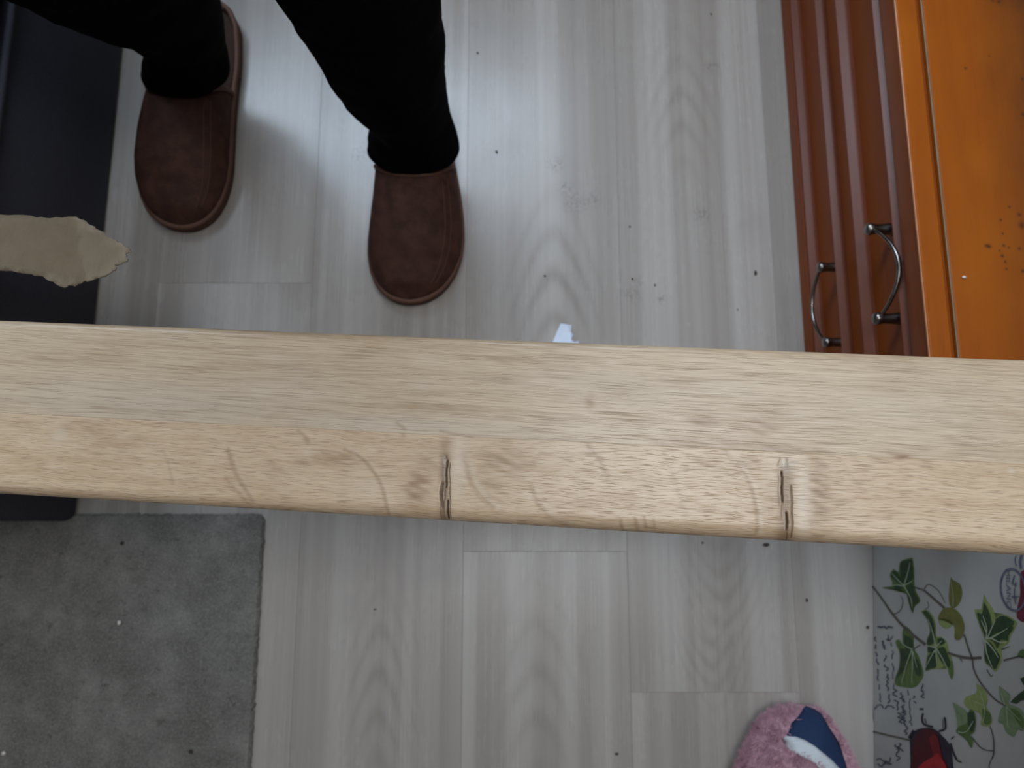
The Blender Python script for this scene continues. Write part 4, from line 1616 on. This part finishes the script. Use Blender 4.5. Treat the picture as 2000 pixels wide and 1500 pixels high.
I_pm = ink('postmark_ink', (0.10, 0.10, 0.16), (0.16, 0.155, 0.22))
I_maroon = ink('maroon_ink', (0.115, 0.010, 0.028), (0.175, 0.020, 0.045), 90)


def printpoly(name, pts, mat, layer, parent=ivy, sm=3):
    P = [tuple(q) for q in spline(list(pts) + [pts[0]], sm)][:-1] if sm > 1 else pts
    bm = bmesh.new()
    vs = [bm.verts.new(ip(px, py, layer)) for px, py in P]
    f = bm.faces.new(vs)
    bmesh.ops.triangulate(bm, faces=[f])
    for f in bm.faces:
        f.normal_update()
    return obj(name, bm, mat, parent)


def ribbon(bm, pts, w, layer, sm=4, taper=False):
    P = [np.array(q) for q in spline(pts, sm)] if sm > 1 else [np.array(q, float) for q in pts]
    L_, R_ = [], []
    k = len(P)
    for i, p in enumerate(P):
        a, b = P[max(i - 1, 0)], P[min(i + 1, k - 1)]
        t = b - a
        t = t / (np.hypot(*t) + 1e-9)
        ww = w[0] + (w[1] - w[0]) * i / max(1, k - 1) if isinstance(w, tuple) else w
        nn = np.array((-t[1], t[0])) * ww / 2
        L_.append(bm.verts.new(ip(*(p + nn), layer))); R_.append(bm.verts.new(ip(*(p - nn), layer)))
    for i in range(k - 1):
        bm.faces.new((L_[i], L_[i + 1], R_[i + 1], R_[i]))


z7 = lambda X, Y: (1680 + X / 3.26, 1040 + Y / 3.26)


def leaf(segs, veins, stemw=2.0, vw=1.8, parent=ivy):
    """segs: list of (polygon in zoom pixels, ink, layer); veins: polylines"""
    root = None
    for i, (pl, mt, ly) in enumerate(segs):
        o = printpoly('ivy_leaf_print' if i == 0 else 'leaf_shade', [z7(*q) for q in pl], mt, ly, ivy if root is None else root)
        root = root or o
    if veins:
        bm = bmesh.new()
        for v in veins:
            ribbon(bm, [z7(*q) for q in v], (vw * 1.3, vw * 0.5), 5)
        obj('leaf_veins', bm, I_vein, root)
    return root


# top-left leaf
leaf([([(335, 160), (345, 230), (345, 310), (355, 370), (385, 435), (350, 470), (335, 515), (310, 450), (285, 370), (215, 365), (140, 352), (205, 335), (190, 270),
        (215, 235), (245, 250), (255, 190), (290, 170)], I_mid, 1),
      ([(332, 175), (338, 250), (330, 310), (285, 335), (265, 300), (258, 200), (290, 178)], I_dark, 3),
      ([(200, 280), (215, 245), (250, 270), (275, 325), (240, 315)], I_dark, 3),
      ([(215, 340), (275, 335), (280, 350), (240, 365)], I_dark, 3),
      ([(300, 350), (335, 330), (350, 385), (378, 435), (345, 460), (335, 500), (312, 430)], I_dark, 3)],
     [((285, 340), (310, 260), (325, 190)), ((285, 340), (235, 290), (210, 260)), ((290, 345), (240, 335), (190, 345)), ((285, 340), (330, 420), (338, 480)), ((285, 340), (340, 310))])
# olive folded leaf
leaf([([(580, 280), (595, 310), (635, 325), (652, 380), (640, 440), (605, 480), (575, 470), (565, 420), (570, 340)], I_ol, 1)], [((600, 470), (600, 400), (585, 310))], vw=1.0)
leaf([([(540, 480), (590, 480), (640, 520), (665, 580), (665, 630), (640, 680), (605, 675), (605, 610), (580, 560), (540, 545), (500, 555), (510, 515)], I_ol, 2),
      ([(500, 545), (545, 540), (580, 570), (575, 605), (540, 610), (505, 580)], I_lt, 1)], None)
# big dark leaf on the right
leaf([([(790, 390), (815, 440), (850, 490), (865, 540), (915, 520), (990, 560), (998, 590), (960, 660), (950, 700), (905, 740), (905, 810), (870, 885), (835, 860), (795, 820),
        (790, 740), (795, 690), (760, 590), (735, 520), (735, 490), (770, 490)], I_lt, 1),
      ([(792, 440), (830, 520), (845, 620), (815, 680), (795, 650), (760, 560), (750, 510), (780, 520)], I_dark, 3),
      ([(865, 555), (915, 530), (985, 570), (950, 615), (870, 640), (830, 670), (850, 610)], I_dark, 3),
      ([(835, 685), (905, 640), (985, 600), (950, 655), (945, 690), (900, 680), (880, 740), (860, 700)], I_dark, 3),
      ([(798, 700), (835, 700), (860, 740), (895, 790), (880, 840), (868, 870), (835, 850), (800, 810)], I_dark, 3)],
     [((785, 692), (840, 670), (900, 640), (950, 610)), ((810, 685), (815, 610), (790, 530)), ((815, 685), (850, 600), (870, 560)), ((805, 690), (815, 770), (850, 860)),
      ((810, 690), (860, 750), (890, 800)), ((840, 672), (900, 700), (945, 695)), ((815, 640), (780, 560))], vw=2.2)
# centre leaf
leaf([([(385, 500), (430, 495), (470, 540), (485, 600), (485, 660), (520, 665), (555, 700), (570, 760), (590, 820), (598, 890), (585, 940), (560, 880), (540, 850), (500, 870),
        (455, 870), (415, 880), (425, 810), (430, 740), (425, 680), (445, 630), (430, 560)], I_lt, 1),
      ([(400, 505), (430, 500), (465, 550), (480, 620), (480, 690), (440, 720), (430, 690), (450, 630), (435, 560)], I_dark, 3),
      ([(495, 675), (525, 672), (545, 700), (520, 715), (500, 705)], I_dark, 3),
      ([(432, 730), (470, 725), (475, 750), (440, 765)], I_dark, 3),
      ([(435, 785), (480, 760), (490, 850), (455, 865), (420, 872)], I_dark, 3),
      ([(500, 740), (540, 730), (565, 790), (580, 830), (570, 860), (530, 830), (505, 790)], I_dark, 3),
      ([(565, 830), (590, 820), (596, 890), (584, 930), (570, 890)], I_mid, 3)],
     [((490, 730), (470, 640), (440, 550)), ((490, 735), (430, 720)), ((490, 740), (455, 800), (420, 870)), ((490, 730), (530, 690)), ((490, 735), (530, 800), (570, 880)), ((490, 740), (495, 840))], vw=2.0)
# left shaggy leaf
leaf([([(280, 590), (310, 610), (340, 650), (345, 740), (370, 780), (395, 850), (405, 910), (370, 970), (330, 990), (280, 985), (225, 970), (225, 920), (245, 870), (255, 780),
        (225, 700), (250, 680), (270, 700), (270, 640)], I_mid, 1),
      ([(285, 650), (330, 680), (335, 740), (290, 730)], I_dark, 3),
      ([(258, 740), (320, 750), (310, 830), (260, 900), (235, 920), (255, 850)], I_dark, 3),
      ([(340, 770), (385, 850), (390, 910), (360, 900), (345, 830)], I_dark, 3)],
     [((340, 745), (290, 720), (250, 680)), ((335, 750), (300, 850), (270, 960)), ((340, 750), (340, 850), (335, 960)), ((340, 750), (370, 860))], vw=1.6)
# lower right leaves
leaf([([(740, 960), (775, 985), (800, 1010), (815, 1060), (805, 1110), (830, 1150), (842, 1200), (820, 1235), (770, 1225), (775, 1180), (745, 1140), (690, 1120), (660, 1085),
        (680, 1045), (740, 1020)], I_lt, 1), ([(780, 1120), (830, 1150), (838, 1200), (815, 1225), (785, 1200)], I_mid, 2)],
     [((790, 1210), (800, 1120), (770, 1000)), ((790, 1100), (720, 1070))], vw=1.2)
leaf([([(590, 1080), (640, 1110), (680, 1140), (690, 1190), (660, 1250), (625, 1270), (620, 1190)], I_sage, 2),
      ([(640, 1230), (690, 1210), (700, 1130), (735, 1150), (740, 1230), (720, 1280), (650, 1290), (615, 1265)], I_mid, 3),
      ([(690, 1150), (725, 1145), (738, 1220), (715, 1270), (695, 1220)], I_dark, 4),
      ([(620, 1275), (690, 1285), (720, 1310), (715, 1370), (700, 1360), (680, 1320)], I_mid, 2)],
     [((630, 1270), (670, 1275), (705, 1250)), ((700, 1250), (730, 1200))], vw=2.0)
leaf([([(885, 975), (930, 1010), (960, 1040), (950, 1090), (1000, 1110), (1043, 1150), (1043, 1260), (1010, 1250), (980, 1300), (930, 1270), (910, 1220), (880, 1200), (895, 1130),
        (915, 1100), (890, 1050)], I_sage, 1), ([(960, 1120), (1000, 1130), (1043, 1190), (1043, 1250), (1000, 1200)], I_mid, 2)],
     [((930, 1100), (905, 1020)), ((940, 1110), (950, 1250)), ((940, 1110), (1030, 1200))], vw=1.2)
leaf([([(1020, 930), (1060, 920), (1100, 960), (1080, 1000), (1043, 970)], I_dark, 1)], None)
leaf([([(960, 1080), (1000, 1040), (1060, 1000), (1120, 1020), (1080, 1060), (1030, 1070), (1000, 1090)], I_dark, 2)], None)
leaf([([(1000, 790), (1020, 755), (1050, 745), (1090, 770), (1060, 800)], I_mid, 2)], None)
# stems
for v, w in (([(80, 340), (140, 420), (210, 520), (300, 620), (420, 715)], (3.0, 5.5)), ([(350, 350), (410, 370), (470, 420), (540, 480)], (3, 4.5)),
             ([(210, 522), (255, 500), (275, 440), (260, 400)], (2, 1)), ([(340, 745), (385, 715)], (2, 2)), ([(665, 650), (690, 730), (715, 800), (730, 880), (780, 970), (860, 1060), (930, 1105)], (3.4, 2.6)),
             ([(560, 765), (620, 785), (700, 800), (775, 797)], (4, 6)), ([(640, 800), (655, 825)], (3, 1)), ([(915, 815), (970, 800), (1020, 790), (1043, 800)], (3, 3)),
             ([(720, 1310), (760, 1360), (800, 1385), (850, 1390)], (2.4, 2)), ([(830, 1235), (850, 1300), (855, 1390), (845, 1440)], (2.2, 3)), ([(845, 1430), (825, 1480), (830, 1540)], (2, 1.5)),
             ([(410, 360), (440, 330), (500, 370), (545, 450)], (1.6, 1.2)), ([(85, 1268), (200, 1295), (330, 1325)], (3.2, 3.2)), ([(430, 440), (440, 470), (415, 490)], (1.4, 1)),
             ([(810, 870), (835, 915), (850, 905)], (2, 1.2)), ([(905, 745), (960, 725)], (2.5, 1))):
    bm = bmesh.new()
    ribbon(bm, [z7(*q) for q in v], w, 2)
    obj('ivy_stem_print', bm, I_stem, ivy)

# handwriting: cursive strokes running down the face in columns
bm = bmesh.new()
rs = random.Random(3)


def scribble(x0, y0, x1, y1, amp, step, w, drop=0.15):
    n_ = int(math.hypot(x1 - x0, y1 - y0) / step)
    cur = []
    ux, uy = (x1 - x0) / max(n_, 1), (y1 - y0) / max(n_, 1)
    nx_, ny_ = -(y1 - y0), (x1 - x0)
    l_ = math.hypot(nx_, ny_); nx_, ny_ = nx_ / l_, ny_ / l_
    for i in range(n_ + 1):
        if rs.random() < drop and len(cur) > 2:
            ribbon(bm, [z7(*q) for q in cur], w, 2, 3); cur = []
            continue
        a = 1.3 * amp * (rs.uniform(-1, 1)) * (1 if i % 2 else -0.6)
        cur.append((x0 + ux * i + nx_ * a + rs.uniform(-2, 2), y0 + uy * i + ny_ * a + rs.uniform(-2, 2)))
    if len(cur) > 2:
        ribbon(bm, [z7(*q) for q in cur], w, 2, 3)


scribble(115, 603, 212, 605, 4, 8, 3.6, 0.0)
scribble(98, 665, 105, 790, 5, 9, 2.4)
scribble(148, 690, 160, 745, 13, 6, 2.6, 0.0)
scribble(170, 690, 215, 670, 12, 9, 2.2, 0.0)
scribble(180, 650, 184, 690, 4, 8, 2.0, 0)
scribble(108, 800, 130, 1080, 6, 11, 2.3, 0.22)
scribble(160, 780, 190, 1090, 10, 10, 2.6, 0.18)
scribble(205, 700, 215, 1000, 6, 13, 2.0, 0.25)
scribble(220, 1000, 262, 1220, 17, 9, 2.6, 0.10)
scribble(262, 1020, 300, 1300, 15, 9, 2.6, 0.10)
scribble(310, 1000, 325, 1230, 6, 12, 2.0, 0.2)
scribble(395, 965, 405, 1055, 12, 8, 2.4, 0.1)
scribble(340, 1040, 350, 1110, 10, 8, 2.0, 0.2)
scribble(235, 1350, 250, 1450, 14, 9, 2.4, 0.05)
scribble(255, 1340, 270, 1400, 10, 8, 2.4, 0.05)
scribble(120, 1480, 200, 1440, 14, 12, 2.8, 0.0)
for v in ([(95, 1125), (115, 1100), (140, 1100), (150, 1118)], [(160, 1125), (178, 1104), (205, 1108), (220, 1120)], [(105, 1450), (130, 1440), (170, 1470), (205, 1475)],
          [(70, 340), (76, 900), (88, 1200)]):
    ribbon(bm, [z7(*q) for q in v], 2.4 if v[0][0] != 70 else 0.8, 2)
obj('handwriting_print', bm, I_hand, ivy)

# red beetle
zb = lambda X, Y: (1690 + X / 6.45, 1360 + Y / 6.45)
bt = printpoly('beetle_print', [zb(*q) for q in ((566, 560), (580, 500), (612, 450), (670, 415), (750, 398), (850, 405), (920, 440), (975, 500), (1035, 560), (1085, 650), (1105, 780), (1115, 900), (1130, 1100), (1050, 1300),
                                                 (800, 1380), (620, 1250), (570, 1000), (575, 850), (570, 700))], I_blk, 2)
printpoly('wing_case', [zb(*q) for q in ((612, 620), (635, 520), (690, 445), (765, 412), (850, 425), (915, 480), (950, 610), (985, 760), (1040, 850), (1050, 1000), (980, 1220), (800, 1300), (650, 1180), (595, 950), (600, 760))], I_dred, 3, bt)
printpoly('wing_highlight', [zb(*q) for q in ((860, 770), (915, 720), (955, 740), (985, 800), (1030, 870), (1045, 1000), (960, 1180), (800, 1250), (680, 1120), (640, 960), (720, 860), (800, 800))], I_red, 5, bt)
printpoly('wing_sheen', [zb(*q) for q in ((820, 520), (880, 480), (930, 540), (955, 660), (975, 770), (900, 760), (850, 680))], I_mred, 4, bt)
bm = bmesh.new()
for v, w in (([(690, 160), (740, 162)], 4), ([(735, 215), (720, 270), (735, 340), (790, 370), (860, 385)], 4), ([(755, 280), (775, 340)], 2), ([(1005, 265), (1015, 330), (1010, 410), (930, 440)], 4),
             ([(985, 290), (985, 400)], 1.5), ([(1080, 590), (1120, 720), (1160, 800)], 4), ([(1085, 540), (1130, 505)], 2), ([(1160, 810), (1220, 830)], 2.5), ([(560, 530), (620, 430)], 7)):
    ribbon(bm, [zb(*q) for q in v], w, 2, 4)
obj('beetle_legs', bm, I_blk, bt)

# postmark
zs = lambda X, Y: (1840 + X / 8.33, 1060 + Y / 8.33)
bm = bmesh.new()
for rx, ry, w in ((205, 345, 3.2), (190, 325, 1.0)):
    ribbon(bm, [zs(1165 + rx * math.cos(a) + 0.10 * ry * math.sin(a), 765 + ry * math.sin(a)) for a in np.linspace(0, 2 * math.pi, 40)], w, 2, 1)
ribbon(bm, [zs(*q) for q in ((1195, 530), (1150, 660), (1210, 690))], 3.2, 3, 1)
ribbon(bm, [zs(*q) for q in ((1215, 640), (1210, 720))], 2.8, 3, 1)
ribbon(bm, [zs(*q) for q in ((1190, 740), (1190, 880), (1215, 1000))], 2.8, 3, 1)
ribbon(bm, [zs(*q) for q in ((1140, 880), (1260, 880))], 2.8, 3, 1)
ribbon(bm, [zs(*q) for q in ((1215, 210), (1200, 300), (1225, 380))], 2.0, 3, 3)
ribbon(bm, [zs(*q) for q in ((1310, 200), (1280, 300), (1300, 420))], 5.0, 3, 3)
pm = obj('postmark_print', bm, I_pm, ivy)
fc = bpy.data.curves.new('postmark_text', 'FONT')
fc.body = 'MILANO'
fc.align_x = 'CENTER'; fc.align_y = 'CENTER'
fc.size = 0.0088
tmp = bpy.data.objects.new('tmp', fc); COL.objects.link(tmp)
bpy.context.view_layer.update()
tm = bpy.data.meshes.new_from_object(tmp.evaluated_get(bpy.context.evaluated_depsgraph_get()))
bpy.data.objects.remove(tmp)
c0 = Vector(ip(*zs(1090, 750), 3))
for v in tm.vertices:
    a, b = v.co.x, v.co.y          # text runs down the face: reading direction = -x local, letter tops = +z
    v.co = Vector((c0.x - a, c0.y, c0.z + b))
tm.materials.clear()
link('postmark_text', tm, I_pm, pm)
printpoly('seal_print', [zs(*q) for q in ((1290, 470), (1270, 640), (1275, 830), (1240, 1000), (1215, 1180), (1260, 1260), (1345, 1290), (1440, 1200), (1460, 900), (1420, 560), (1350, 450))], I_maroon, 1)
